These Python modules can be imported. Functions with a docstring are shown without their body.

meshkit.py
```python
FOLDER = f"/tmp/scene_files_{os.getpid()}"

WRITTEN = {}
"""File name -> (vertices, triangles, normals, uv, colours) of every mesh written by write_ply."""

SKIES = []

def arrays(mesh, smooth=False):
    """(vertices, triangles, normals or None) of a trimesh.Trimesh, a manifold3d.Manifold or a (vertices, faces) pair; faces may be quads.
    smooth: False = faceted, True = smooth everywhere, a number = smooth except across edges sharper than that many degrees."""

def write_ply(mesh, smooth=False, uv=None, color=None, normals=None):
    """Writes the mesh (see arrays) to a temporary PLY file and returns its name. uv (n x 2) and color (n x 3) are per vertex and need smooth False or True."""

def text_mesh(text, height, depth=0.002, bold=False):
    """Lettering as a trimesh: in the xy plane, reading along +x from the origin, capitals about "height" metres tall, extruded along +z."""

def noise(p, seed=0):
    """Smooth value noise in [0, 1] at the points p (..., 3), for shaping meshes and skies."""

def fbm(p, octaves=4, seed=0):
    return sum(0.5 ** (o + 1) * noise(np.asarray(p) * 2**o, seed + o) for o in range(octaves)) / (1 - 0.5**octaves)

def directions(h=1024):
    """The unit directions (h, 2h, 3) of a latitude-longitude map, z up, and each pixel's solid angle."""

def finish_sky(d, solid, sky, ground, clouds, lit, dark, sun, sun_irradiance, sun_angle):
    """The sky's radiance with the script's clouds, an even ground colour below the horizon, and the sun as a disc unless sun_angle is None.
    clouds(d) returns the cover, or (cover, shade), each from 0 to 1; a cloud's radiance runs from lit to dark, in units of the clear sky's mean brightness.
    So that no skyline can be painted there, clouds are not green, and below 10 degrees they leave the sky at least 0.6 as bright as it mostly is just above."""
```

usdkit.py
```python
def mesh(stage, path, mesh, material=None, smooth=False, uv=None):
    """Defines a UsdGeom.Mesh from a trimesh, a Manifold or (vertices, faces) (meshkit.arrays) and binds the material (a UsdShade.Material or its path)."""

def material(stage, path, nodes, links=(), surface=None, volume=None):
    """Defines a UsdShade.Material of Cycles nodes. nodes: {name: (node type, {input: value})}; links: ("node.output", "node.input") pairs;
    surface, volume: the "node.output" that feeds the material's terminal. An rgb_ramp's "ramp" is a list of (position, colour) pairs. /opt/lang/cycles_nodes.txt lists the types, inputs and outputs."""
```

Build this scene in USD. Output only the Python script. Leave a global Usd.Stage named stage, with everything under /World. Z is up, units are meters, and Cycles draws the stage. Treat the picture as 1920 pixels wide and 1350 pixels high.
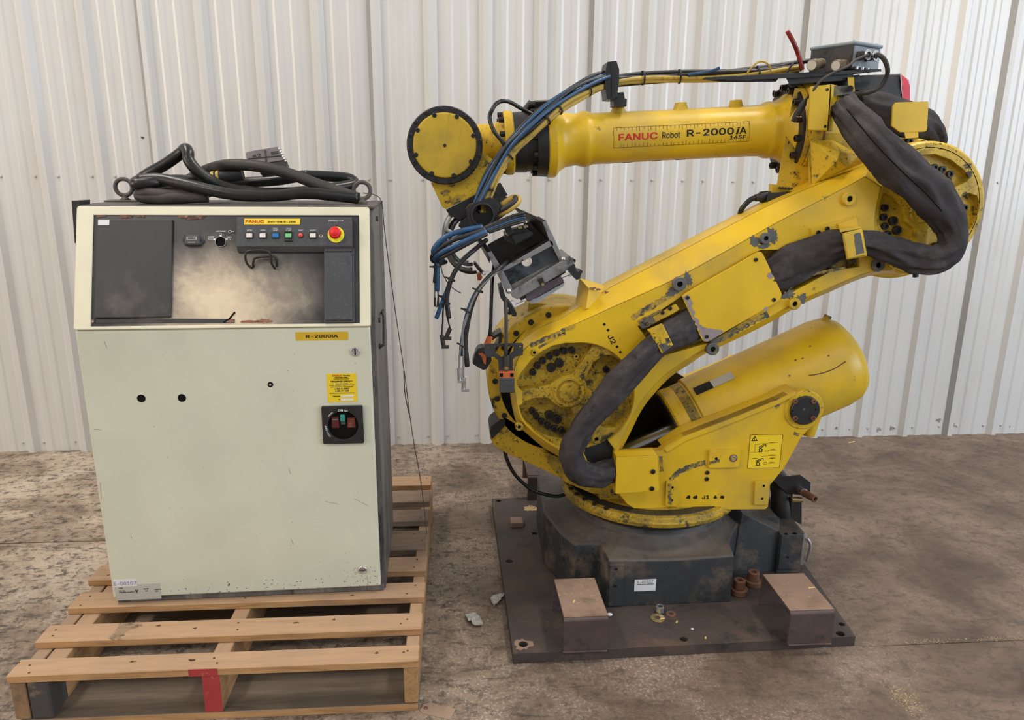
import math, random
import numpy as np
import trimesh
import mapbox_earcut
from shapely.geometry import Polygon, LineString, Point, box as sbox
from shapely import affinity
from shapely.ops import unary_union
from pxr import Usd, UsdGeom, UsdLux, UsdShade, Gf, Sdf, Vt
import usdkit, meshkit

random.seed(7)
rng = np.random.default_rng(7)
stage = Usd.Stage.CreateInMemory()
UsdGeom.Xform.Define(stage, '/World')
UsdGeom.Scope.Define(stage, '/World/Looks')

# ---------------------------------------------------------------- camera
FPX = 1387.0                                   # focal length in pixels of the 1920 x 1350 frame
PITCH, YAW, ROLL, CAMH = 0.25443, 0.07248, 0.00787, 1.26556
_f = np.array([math.sin(YAW) * math.cos(PITCH), math.cos(YAW) * math.cos(PITCH), -math.sin(PITCH)])
_r = np.array([math.cos(YAW), -math.sin(YAW), 0.0])
_u = np.cross(_r, _f)
CR = math.cos(ROLL) * _r + math.sin(ROLL) * _u
CU = -math.sin(ROLL) * _r + math.cos(ROLL) * _u
CF = _f
CAM = np.array([0, 0, CAMH])
cam = UsdGeom.Camera.Define(stage, '/World/camera')
cam.CreateHorizontalApertureAttr(36.0)
cam.CreateVerticalApertureAttr(36.0 * 1350 / 1920)
cam.CreateFocalLengthAttr(FPX / 1920 * 36.0)
cam.CreateClippingRangeAttr(Gf.Vec2f(0.05, 200))
cam.AddTransformOp().Set(Gf.Matrix4d(*CR, 0, *CU, 0, *(-CF), 0, *CAM, 1))
cam.CreateExposureAttr(0.52)

# ---------------------------------------------------------------- light: the hall's ambient light, its lamps, the open door and an added left fill
def dome(color, strength):
    d = UsdLux.DomeLight.Define(stage, '/World/hall_ambient')
    d.CreateColorAttr(Gf.Vec3f(*color)); d.CreateIntensityAttr(strength)
dome((0.95, 0.97, 1.0), 0.10)

def rect_light(name, loc, target, w, h, color, power):
    l = UsdLux.RectLight.Define(stage, '/World/' + name)
    l.CreateWidthAttr(w); l.CreateHeightAttr(h); l.CreateColorAttr(Gf.Vec3f(*color)); l.CreateIntensityAttr(power)
    z = np.array(loc, float) - np.array(target, float); z /= np.linalg.norm(z)
    a = np.cross([0, 1, 0], z) if abs(z[1]) < 0.95 else np.cross([1, 0, 0], z)
    a /= np.linalg.norm(a); b = np.cross(z, a)
    l.AddTransformOp().Set(Gf.Matrix4d(*a, 0, *b, 0, *z, 0, *loc, 1))
WARM = (1.0, 0.91, 0.81)
rect_light('ceiling_lamp', (-2.4, 1.9, 4.8), (-2.4, 1.9, 0), 0.5, 1.3, WARM, 30)
rect_light('ceiling_lamp_001', (2.2, 2.1, 4.8), (2.2, 2.1, 0), 0.5, 1.3, WARM, 36)
rect_light('ceiling_lamp_002', (-3.0, -2.2, 4.8), (-3.0, -2.2, 0), 0.5, 1.3, WARM, 30)
rect_light('ceiling_lamp_003', (2.2, -2.2, 4.8), (2.2, -2.2, 0), 0.5, 1.3, WARM, 22)
rect_light('door_daylight', (6.6, -1.8, 2.3), (0.8, 3.3, 1.5), 3.0, 3.8, (0.74, 0.87, 1.0), 4.6)
rect_light('side_daylight', (-7.0, -1.0, 2.6), (0.0, 3.3, 1.2), 3.0, 3.0, (1.0, 0.84, 0.64), 4.2)  # unseen warm fill, added to lift the left-facing wall ribs

# ---------------------------------------------------------------- geometry helpers
def norm(v):
    v = np.asarray(v, float); return v / np.linalg.norm(v)
def ray(px, py):
    return CF + CR * (px - 960) / FPX - CU * (py - 675) / FPX
def PY(px, py, y):                       # point of the plane y = const seen at this pixel of the photograph
    d = ray(px, py); return CAM + d * (y / d[1])
def PZ(px, py, z):                       # the same on a level plane
    d = ray(px, py); return CAM + d * ((z - CAMH) / d[2])
def cat(*ms):
    ms = [m for k in ms for m in (k if isinstance(k, (list, tuple)) else [k])]
    return trimesh.util.concatenate(ms)
def hull(pts):
    return trimesh.convex.convex_hull(np.asarray(pts, float))
def xbox(a0, a1, b0, b1, c0, c1, bev=0.0):
    if bev <= 0:
        m = trimesh.creation.box([a1 - a0, b1 - b0, c1 - c0]); m.apply_translation([(a0 + a1) / 2, (b0 + b1) / 2, (c0 + c1) / 2]); return m
    pts = []
    for x, sx in ((a0, 1), (a1, -1)):
        for y, sy in ((b0, 1), (b1, -1)):
            for z, sz in ((c0, 1), (c1, -1)):
                pts += [(x, y + sy * bev, z + sz * bev), (x + sx * bev, y, z + sz * bev), (x + sx * bev, y + sy * bev, z)]
    return hull(pts)
def frame_of(d):
    d = norm(d); a = np.cross(d, [0, 0, 1.0] if abs(d[2]) < 0.9 else [0, 1.0, 0]); a = norm(a)
    return a, np.cross(d, a), d
def lathe(prof, p0, d, n=32, closed=True):       # prof: (distance along d, radius)
    a, b, d = frame_of(d); p0 = np.asarray(p0, float)
    ang = np.arange(n) * 2 * math.pi / n
    rows = [p0 + d * t + r * (np.cos(ang)[:, None] * a + np.sin(ang)[:, None] * b) for t, r in prof]
    v = np.vstack(rows); f = []
    for k in range(len(prof) - 1):
        i = np.arange(n); j = (i + 1) % n
        f.append(np.stack([k * n + i, k * n + j, (k + 1) * n + j], 1)); f.append(np.stack([k * n + i, (k + 1) * n + j, (k + 1) * n + i], 1))
    if closed:
        c0, c1 = len(v), len(v) + 1
        v = np.vstack([v, p0 + d * prof[0][0], p0 + d * prof[-1][0]])
        i = np.arange(n); j = (i + 1) % n
        f.append(np.stack([np.full(n, c0), j, i], 1)); m = (len(prof) - 1) * n
        f.append(np.stack([np.full(n, c1), m + i, m + j], 1))
    return trimesh.Trimesh(v, np.vstack(f), process=False)
def cyl(p0, p1, r, n=20, r1=None, bev=0.0):
    p0, p1 = np.asarray(p0, float), np.asarray(p1, float); L = np.linalg.norm(p1 - p0); r1 = r if r1 is None else r1
    pr = [(0, r - bev), (bev, r), (L - bev, r1), (L, r1 - bev)] if bev else [(0, r), (L, r1)]
    return lathe(pr, p0, p1 - p0, n)
def pipe(p0, p1, ro, ri, n=20):                  # a ring / bushing
    p0, p1 = np.asarray(p0, float), np.asarray(p1, float); L = np.linalg.norm(p1 - p0); b = min(0.1 * L, 0.002)
    return lathe([(L / 2, ri), (0, ri), (0, ro - b), (b, ro), (L - b, ro), (L, ro - b), (L, ri), (L / 2, ri)], p0, p1 - p0, n, closed=False)
def spline(pts, per=8):
    p = np.asarray(pts, float)
    if len(p) < 3: return p
    q = np.vstack([2 * p[0] - p[1], p, 2 * p[-1] - p[-2]]); out = []
    for i in range(len(p) - 1):
        a, b, c, d = q[i:i + 4]
        for t in np.arange(per) / per:
            out.append(0.5 * (2 * b + (c - a) * t + (2 * a - 5 * b + 4 * c - d) * t * t + (3 * b - a - 3 * c + d) * t ** 3))
    out.append(p[-1]); return np.array(out)
def tube(pts, r, n=10, per=8, flat=None, wrinkle=0.0, wscale=30, seed=0, smooth=True):
    """A swept round (or flattened: flat = (axis, factor)) tube; r a number or a list over the control points."""
    p0 = np.asarray(pts, float); p = spline(p0, per) if smooth else p0
    rr = np.full(len(p), float(r)) if np.ndim(r) == 0 else np.interp(np.linspace(0, 1, len(p)), np.linspace(0, 1, len(r)), r)
    t = np.gradient(p, axis=0); t /= np.linalg.norm(t, axis=1, keepdims=True) + 1e-12
    a = np.cross(t[0], [0, 1.0, 0]);
    if np.linalg.norm(a) < 0.05: a = np.cross(t[0], [1.0, 0, 0])
    a = norm(a); A, B = [], []
    for k in range(len(p)):
        a = norm(a - t[k] * (a @ t[k])); A.append(a); B.append(np.cross(t[k], a))
    A, B = np.array(A), np.array(B); ang = np.arange(n) * 2 * math.pi / n
    off = rr[:, None, None] * (np.cos(ang)[None, :, None] * A[:, None] + np.sin(ang)[None, :, None] * B[:, None])
    if flat is not None:
        ax = norm(flat[0]); s = off @ ax; fk = flat[1]
        fk = np.full(len(p), fk) if np.ndim(fk) == 0 else np.interp(np.linspace(0, 1, len(p)), np.linspace(0, 1, len(fk)), fk)
        off = off + (s * (fk[:, None] - 1))[..., None] * ax
    v = p[:, None] + off
    if wrinkle:
        sl = np.concatenate([[0], np.cumsum(np.linalg.norm(np.diff(p, axis=0), axis=1))])[:, None] * np.ones((1, n))
        q = np.stack([np.cos(ang)[None, :] * 1.9 + 0 * sl, np.sin(ang)[None, :] * 1.9 + 0 * sl, sl * wscale * 0.30], -1)
        long_ = 1 - 2 * np.abs(meshkit.fbm(q + 7, 2, seed) - 0.5) * 2          # creases that run along the cloth
        q2 = np.stack([np.cos(ang)[None, :] * 0.9 + sl * 6, np.sin(ang)[None, :] * 0.9 + 0 * sl, sl * wscale * 0.9], -1)
        v = v + off / (np.linalg.norm(off, axis=2, keepdims=True) + 1e-9) * (((long_ - 0.6) * 1.5 + (meshkit.fbm(q2, 3, seed + 5) - 0.5) * 1.5) * wrinkle)[..., None]
    m = len(p); v = v.reshape(-1, 3)
    i, j = np.meshgrid(np.arange(m - 1), np.arange(n), indexing='ij'); j2 = (j + 1) % n
    f = np.vstack([np.stack([i * n + j, i * n + j2, (i + 1) * n + j2], -1).reshape(-1, 3), np.stack([i * n + j, (i + 1) * n + j2, (i + 1) * n + j], -1).reshape(-1, 3)])
    v = np.vstack([v, p[0], p[-1]]); k = np.arange(n); k2 = (k + 1) % n
    f = np.vstack([f, np.stack([np.full(n, m * n), k2, k], 1), np.stack([np.full(n, m * n + 1), (m - 1) * n + k, (m - 1) * n + k2], 1)])
    return trimesh.Trimesh(v, f, process=False)
def bezel(poly, b):
    return poly.buffer(-b, join_style=1).buffer(b, join_style=1, quad_segs=5)
def rrect(x0, x1, y0, y1, r):
    return sbox(x0 + r, y0 + r, x1 - r, y1 - r).buffer(r, quad_segs=4)
class Frame:
    """A flat working plane: origin o, in-plane axes U and V, normal N = U x V towards the viewer's side."""
    def __init__(s, o, U, V):
        s.o = np.asarray(o, float); s.U = norm(U); V = np.asarray(V, float); s.V = norm(V - s.U * (s.U @ V)); s.N = np.cross(s.U, s.V)
    def px(s, x, y, n=0.0):              # photograph pixel -> (u, v) on the plane raised by n
        d = ray(x, y); o = s.o + s.N * n; q = CAM + d * (((o - CAM) @ s.N) / (d @ s.N)) - o
        return np.array([q @ s.U, q @ s.V])
    def pxs(s, pts, n=0.0): return [tuple(s.px(x, y, n)) for x, y in pts]
    def poly(s, pts, n=0.0): return Polygon(s.pxs(pts, n)).buffer(0)
    def at(s, u, v, n=0.0): return s.o + s.U * u + s.V * v + s.N * n
    def put(s, m):
        T = np.eye(4); T[:3, 0], T[:3, 1], T[:3, 2], T[:3, 3] = s.U, s.V, s.N, s.o
        m = m.copy(); m.apply_transform(T); return m
    def box(s, u0, u1, v0, v1, n0, n1, bev=0.0): return s.put(xbox(u0, u1, v0, v1, n0, n1, bev))
    def ext(s, poly, n0, n1):
        ms = []
        for g in (poly.geoms if hasattr(poly, 'geoms') else [poly]):
            if g.geom_type != 'Polygon' or g.is_empty or g.area < 1e-9: continue
            m = trimesh.creation.extrude_polygon(g, n1 - n0, engine='earcut'); m.apply_translation([0, 0, n0]); ms.append(m)
        return s.put(cat(ms))
    def disc(s, c, r, n0, n1, n=24, bev=0.0): return cyl(s.at(c[0], c[1], n0), s.at(c[0], c[1], n1), r, n, bev=bev)
    def text(s, txt, c, width, height, n0, depth=0.0006, rot=0.0, bold=True, slant=0.0, align='c'):
        """Lettering fitted into width x height; c the centre (or left middle)."""
        m = meshkit.text_mesh(txt, height, depth, bold); lo, hi = m.bounds
        v = m.vertices; v[:, 0] -= lo[0]; v[:, 1] -= lo[1] ; w, h = hi[0] - lo[0], hi[1] - lo[1]
        if width: v[:, 0] *= width / w; w = width
        v[:, 1] *= height / h
        v[:, 0] += slant * v[:, 1]
        v[:, 0] -= w / 2 if align == 'c' else 0; v[:, 1] -= height / 2
        ca, sa = math.cos(rot), math.sin(rot)
        x, y = v[:, 0].copy(), v[:, 1].copy(); v[:, 0], v[:, 1] = c[0] + ca * x - sa * y, c[1] + sa * x + ca * y
        v[:, 2] += n0 - m.bounds[0][2]; m.vertices = v
        return s.put(m)
def plane_y(y): return Frame((0, y, 0), (1, 0, 0), (0, 0, 1))
def blob(c, rx, ry, n=26, rough=0.35, seed=0, rot=0.0):       # ragged outline for chips and stains
    r = np.random.default_rng(seed); k = np.arange(n) * 2 * math.pi / n
    rad = 1 + rough * (r.random(n) - 0.5) * 2 * 0.6 + 0.25 * rough * np.sin(3 * k + seed)
    x, y = rx * rad * np.cos(k), ry * rad * np.sin(k); ca, sa = math.cos(rot), math.sin(rot)
    return Polygon(np.stack([c[0] + ca * x - sa * y, c[1] + sa * x + ca * y], 1)).buffer(0)
def ragged(pts, amp, seed=0, step=0.006):                     # a polygon with a torn edge
    r = np.random.default_rng(seed); p = np.array(pts, float); out = []
    for a, b in zip(p, np.roll(p, -1, 0)):
        L = np.linalg.norm(b - a); n = max(1, int(L / step)); nn = np.array([-(b - a)[1], (b - a)[0]]) / (L + 1e-9)
        for t in np.arange(n) / n: out.append(a + (b - a) * t + nn * amp * (r.random() - 0.5) * 2)
    g = Polygon(out).buffer(0)
    return g

# ---------------------------------------------------------------- scene helpers
_names, _origin = {}, {}
def numbered(path):
    k = _names.get(path, -1) + 1; _names[path] = k
    return path if k == 0 else f'{path}_{k:03d}'
def tag(prim, label=None, category=None, group=None, kind=None):
    for k, v in (('label', label), ('category', category), ('group', group), ('kind', kind)):
        if v: prim.SetCustomDataByKey(k, v)
def thing(name, loc, label, cat_, group=None, kind=None):
    path = numbered('/World/' + name); x = UsdGeom.Xform.Define(stage, path); x.AddTranslateOp().Set(Gf.Vec3d(*map(float, loc)))
    tag(x.GetPrim(), label, cat_, group, kind); _origin[path] = np.asarray(loc, float); return path
def part(parent, name, mesh, mat, smooth=35, label=None, kind=None):
    path = numbered(parent + '/' + name); top = '/'.join(path.split('/')[:3]); o = _origin.get(top, np.zeros(3))
    m = mesh.copy(); m.vertices = m.vertices - o
    usdkit.mesh(stage, path, m, mat, smooth); _names.setdefault(path, 0)
    p = stage.GetPrimAtPath(path); tag(p, label, None, None, kind); return path
def solo(name, mesh, mat, label, cat_, group=None, kind=None, smooth=35):
    path = numbered('/World/' + name)
    c = mesh.bounds.mean(0); c[2] = mesh.bounds[0][2]
    m = mesh.copy(); m.vertices = m.vertices - c
    usdkit.mesh(stage, path, m, mat, smooth); UsdGeom.Xformable(stage.GetPrimAtPath(path)).AddTranslateOp().Set(Gf.Vec3d(*map(float, c)))
    tag(stage.GetPrimAtPath(path), label, cat_, group, kind); return path
def setting(name, kind_label=None):
    path = '/World/' + name; x = UsdGeom.Xform.Define(stage, path); tag(x.GetPrim(), kind_label, None, None, 'structure'); _origin[path] = np.zeros(3); return path
# ---------------------------------------------------------------- materials
def mat(name, nodes, links, surface='p.BSDF'):
    return usdkit.material(stage, '/World/Looks/' + name, nodes, links, surface=surface)
def plain(name, col, rough=0.5, metal=0.0, spec=0.5, var=0.12, vscale=14.0, bump=0.0, bscale=200.0, bev=0.0, coat=0.0):
    """A colour with a little uneven tone and fine relief."""
    c = np.array(col, float)
    n = {'g': ('geometry', {}), 'n': ('noise_texture', {'scale': vscale, 'detail': 5.0, 'roughness': 0.6}),
         'r': ('rgb_ramp', {'ramp': [(0.28, tuple(c * (1 - var))), (0.72, tuple(np.minimum(c * (1 + var), 1)))]}),
         'p': ('principled_bsdf', {'roughness': rough, 'metallic': metal, 'specular_ior_level': spec, 'coat_weight': coat})}
    l = [('g.position', 'n.vector'), ('n.fac', 'r.fac'), ('r.color', 'p.base_color')]
    nrm = None
    if bev: n['bv'] = ('bevel', {'samples': 4, 'radius': bev}); nrm = 'bv.bevel'
    if bump:
        n['bn'] = ('noise_texture', {'scale': bscale, 'detail': 4.0}); n['b'] = ('bump', {'strength': bump, 'distance': 0.002})
        l += [('g.position', 'bn.vector'), ('bn.fac', 'b.height')]
        if nrm: l.append((nrm, 'b.normal'))
        nrm = 'b.normal'
    if nrm: l.append((nrm, 'p.normal'))
    return mat(name, n, l)
def layered(name, base, spots, rough=0.45, bev=0.0, bump=0.0, bscale=250.0, metal=0.0, var=0.1, vscale=7.0, spec=0.5, coat=0.0, dust=None):
    """Paint with layers of marks. spots: (colour, noise scale, threshold, softness, stretch xyz, mask scale, mask threshold, roughness)."""
    c = np.array(base, float)
    n = {'g': ('geometry', {}), 'n0': ('noise_texture', {'scale': vscale, 'detail': 4.0}),
         'r0': ('rgb_ramp', {'ramp': [(0.3, tuple(c * (1 - var))), (0.7, tuple(np.minimum(c * (1 + var), 1)))]}),
         'p': ('principled_bsdf', {'roughness': rough, 'metallic': metal, 'specular_ior_level': spec, 'coat_weight': coat})}
    l = [('g.position', 'n0.vector'), ('n0.fac', 'r0.fac')]; col = 'r0.color'; rg = None
    for k, (sc, scale, th, soft, stretch, ms, mth, sr) in enumerate(spots, 1):
        n[f'm{k}'] = ('mapping', {'scale': stretch, 'location': (k * 3.7, k * 1.3, k * 2.1)})
        n[f'n{k}'] = ('noise_texture', {'scale': scale, 'detail': 6.0, 'roughness': 0.65})
        n[f'q{k}'] = ('map_range', {'from_min': th, 'from_max': th + soft, 'clamp': True})
        n[f'a{k}'] = ('noise_texture', {'scale': ms, 'detail': 3.0})
        n[f'b{k}'] = ('map_range', {'from_min': mth, 'from_max': mth + 0.12, 'clamp': True})
        n[f'c{k}'] = ('math', {'math_type': 'multiply'})
        n[f'x{k}'] = ('mix_color', {'b': sc})
        l += [('g.position', f'm{k}.vector'), (f'm{k}.vector', f'n{k}.vector'), (f'n{k}.fac', f'q{k}.value'), (f'm{k}.vector', f'a{k}.vector'), (f'a{k}.fac', f'b{k}.value'),
              (f'q{k}.result', f'c{k}.value1'), (f'b{k}.result', f'c{k}.value2'), (f'c{k}.value', f'x{k}.fac'), (col, f'x{k}.a')]
        col = f'x{k}.result'
        if sr is not None:
            n[f'y{k}'] = ('mix_float', {'a': rough, 'b': sr}); l.append((f'c{k}.value', f'y{k}.fac'))
            if rg: l.append((rg, f'y{k}.a'))
            rg = f'y{k}.result'
    if dust:                                         # dust lying on surfaces that face upwards: (colour, amount)
        n['dx'] = ('separate_xyz', {}); n['dq'] = ('map_range', {'from_min': 0.35, 'from_max': 0.85, 'to_max': dust[1], 'clamp': True}); n['dn'] = ('noise_texture', {'scale': 16.0, 'detail': 6.0, 'roughness': 0.65})
        n['dr'] = ('map_range', {'from_min': 0.32, 'from_max': 0.55, 'to_min': 0.35, 'clamp': True}); n['dm'] = ('math', {'math_type': 'multiply'}); n['dc'] = ('mix_color', {'b': dust[0]})
        l += [('g.true_normal', 'dx.vector'), ('dx.z', 'dq.value'), ('g.position', 'dn.vector'), ('dn.fac', 'dr.value'), ('dq.result', 'dm.value1'), ('dr.result', 'dm.value2'), ('dm.value', 'dc.fac'), (col, 'dc.a')]; col = 'dc.result'
    l.append((col, 'p.base_color'))
    if rg: l.append((rg, 'p.roughness'))
    nrm = None
    if bev: n['bv'] = ('bevel', {'samples': 4, 'radius': bev}); nrm = 'bv.bevel'
    if bump:
        n['bn'] = ('noise_texture', {'scale': bscale, 'detail': 3.0}); n['bb'] = ('bump', {'strength': bump, 'distance': 0.002})
        l += [('g.position', 'bn.vector'), ('bn.fac', 'bb.height')]
        if nrm: l.append((nrm, 'bb.normal'))
        nrm = 'bb.normal'
    if nrm: l.append((nrm, 'p.normal'))
    return mat(name, n, l)

YEL = (0.69, 0.445, 0.014)
GRIME = (0.045, 0.040, 0.020)
S1 = (1, 1, 1)
M_yel = layered('yellow_paint', YEL, [((0.06, 0.055, 0.03), 70, 0.66, 0.05, S1, 9, 0.50, 0.6), ((0.46, 0.32, 0.055), 4, 0.46, 0.25, S1, 2.0, 0.42, 0.5), (GRIME, 26, 0.63, 0.06, S1, 5, 0.52, 0.65)], rough=0.36, bev=0.004, bump=0.10, bscale=260)
M_yelw = layered('worn_yellow_paint', (0.63, 0.41, 0.016), [((0.30, 0.20, 0.03), 9, 0.47, 0.2, S1, 4, 0.45, 0.55), (GRIME, 28, 0.555, 0.07, (1, 1, 1), 6, 0.46, 0.65), (GRIME, 120, 0.60, 0.05, S1, 9, 0.40, 0.65)], rough=0.42, bev=0.003, bump=0.18, bscale=300)
M_yeld = layered('grimy_yellow_paint', (0.48, 0.315, 0.018), [((0.20, 0.14, 0.02), 11, 0.42, 0.2, S1, 4, 0.38, 0.6), (GRIME, 34, 0.52, 0.09, S1, 7, 0.42, 0.7), (GRIME, 150, 0.555, 0.07, S1, 10, 0.35, 0.7)], rough=0.5, bev=0.003, bump=0.22, bscale=320)
M_yelcover = layered('cover_yellow_paint', (0.71, 0.46, 0.016), [((0.05, 0.05, 0.03), 90, 0.70, 0.03, S1, 9, 0.52, 0.6)], rough=0.40, bev=0.002, bump=0.06)
M_capdull = layered('dull_wrist_cap_paint', (0.52, 0.345, 0.022), [((0.36, 0.25, 0.03), 8, 0.48, 0.2, S1, 4, 0.42, 0.6), (GRIME, 110, 0.66, 0.04, S1, 9, 0.46, 0.65), ((0.22, 0.16, 0.03), 14, 0.58, 0.15, (2.5, 1, 0.4), 5, 0.48, 0.6)], rough=0.48, bev=0.002, bump=0.08)
M_grey = layered('bare_grey_metal', (0.10, 0.10, 0.10), [((0.22, 0.19, 0.05), 40, 0.56, 0.1, S1, 9, 0.45, None), ((0.02, 0.02, 0.02), 60, 0.55, 0.1, S1, 9, 0.45, None)], rough=0.55)
M_scuff = layered('scuffed_paint', (0.46, 0.30, 0.03), [((0.085, 0.08, 0.06), 24, 0.44, 0.10, S1, 8, 0.34, 0.6), ((0.06, 0.058, 0.052), 110, 0.50, 0.08, S1, 30, 0.36, 0.6)], rough=0.55)
M_primer = layered('grey_primer', (0.30, 0.25, 0.25), [((0.12, 0.08, 0.08), 14, 0.5, 0.2, S1, 5, 0.45, None)], rough=0.6)
M_base = layered('dark_base_paint', (0.030, 0.034, 0.038), [((0.16, 0.11, 0.075), 10, 0.50, 0.22, S1, 4, 0.42, 0.8), ((0.012, 0.012, 0.012), 22, 0.55, 0.1, S1, 6, 0.48, 0.7)], rough=0.5, bev=0.005, bump=0.25, bscale=180, dust=((0.105, 0.082, 0.066), 0.85))
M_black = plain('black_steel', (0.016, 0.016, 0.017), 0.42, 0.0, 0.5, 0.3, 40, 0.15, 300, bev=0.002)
M_bolt = layered('oily_bolt_black', (0.012, 0.010, 0.010), [((0.06, 0.024, 0.016), 60, 0.55, 0.15, S1, 20, 0.45, 0.6)], rough=0.38)
M_hole = plain('dark_hole', (0.006, 0.006, 0.006), 0.8, 0, 0.1)
M_rubber = plain('black_rubber', (0.020, 0.020, 0.021), 0.55, 0, 0.4, 0.25, 30, 0.2, 260)
M_cable = layered('black_cable_jacket', (0.010, 0.010, 0.010), [((0.055, 0.046, 0.040), 12, 0.56, 0.2, S1, 5, 0.50, 0.6)], rough=0.33, bump=0.1)
M_cabledusty = layered('dusty_cable_jacket', (0.026, 0.023, 0.021), [((0.075, 0.060, 0.050), 12, 0.48, 0.2, S1, 5, 0.42, 0.75)], rough=0.55, bump=0.15)
M_sleeve = layered('grey_fabric_sleeve', (0.040, 0.034, 0.037), [((0.085, 0.078, 0.080), 16, 0.50, 0.2, (1, 1, 1), 5, 0.42, 0.9), ((0.015, 0.014, 0.015), 30, 0.56, 0.1, S1, 8, 0.48, None)], rough=0.72, bump=0.5, bscale=420, spec=0.3)
M_bluehose = plain('blue_hose', (0.018, 0.070, 0.165), 0.38, 0, 0.5, 0.25, 60)
M_blackhose = plain('black_hose', (0.018, 0.018, 0.02), 0.42, 0, 0.5, 0.3, 60)
M_greyhose = plain('grey_hose', (0.20, 0.20, 0.20), 0.45, 0, 0.5, 0.2, 60)
M_clearhose = plain('pale_hose', (0.42, 0.44, 0.44), 0.3, 0, 0.5, 0.2, 60)
M_yelcable = layered('dirty_yellow_cable', (0.52, 0.36, 0.07), [((0.12, 0.09, 0.04), 40, 0.5, 0.2, S1, 12, 0.42, None)], rough=0.5)
M_redtube = plain('red_tube', (0.20, 0.012, 0.010), 0.3, 0, 0.5, 0.2, 40)
M_redcap = plain('red_motor_cap', (0.55, 0.04, 0.07), 0.4, 0, 0.5, 0.12, 40, bev=0.003)
M_steel = layered('machined_steel', (0.33, 0.33, 0.34), [((0.10, 0.095, 0.09), 26, 0.50, 0.15, S1, 9, 0.44, 0.55), ((0.03, 0.03, 0.03), 60, 0.58, 0.08, S1, 12, 0.48, 0.6)], rough=0.38, metal=0.75, bev=0.002, bump=0.12)
M_darksteel = layered('oily_dark_steel', (0.055, 0.052, 0.052), [((0.02, 0.018, 0.018), 30, 0.5, 0.15, S1, 9, 0.44, 0.5), ((0.16, 0.13, 0.11), 20, 0.60, 0.1, S1, 7, 0.5, 0.6)], rough=0.45, metal=0.4, bev=0.002, bump=0.2)
M_bluesteel = layered('mottled_blue_steel', (0.10, 0.12, 0.14), [((0.02, 0.022, 0.025), 26, 0.47, 0.15, S1, 9, 0.40, 0.4), ((0.25, 0.25, 0.24), 40, 0.60, 0.08, S1, 8, 0.5, 0.5)], rough=0.4, metal=0.4)
M_rod = plain('polished_rod', (0.30, 0.30, 0.32), 0.22, 1.0, 0.5, 0.1, 10)
M_zinc = plain('zinc_plated_steel', (0.55, 0.55, 0.56), 0.32, 0.9, 0.5, 0.2, 90, bev=0.001)
M_grimybrass = layered('grimy_brass', (0.16, 0.12, 0.07), [((0.04, 0.035, 0.03), 50, 0.48, 0.15, S1, 20, 0.42, None)], rough=0.5, metal=0.4)
M_brass = plain('aged_brass', (0.42, 0.33, 0.16), 0.35, 0.8, 0.5, 0.25, 60)
M_galv = layered('grey_box_paint', (0.24, 0.28, 0.31), [((0.05, 0.05, 0.05), 14, 0.50, 0.15, S1, 6, 0.46, 0.6), ((0.42, 0.42, 0.40), 50, 0.62, 0.08, S1, 8, 0.5, None)], rough=0.45, bev=0.002, bump=0.1)
M_rustplate = layered('rusty_plate_steel', (0.054, 0.041, 0.036), [((0.12, 0.072, 0.050), 7, 0.48, 0.22, S1, 3, 0.40, 0.85), ((0.025, 0.022, 0.020), 16, 0.52, 0.15, S1, 5, 0.44, 0.6), ((0.30, 0.20, 0.13), 160, 0.66, 0.06, S1, 12, 0.48, None)], rough=0.62, bev=0.003, bump=0.5, bscale=140)
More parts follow.
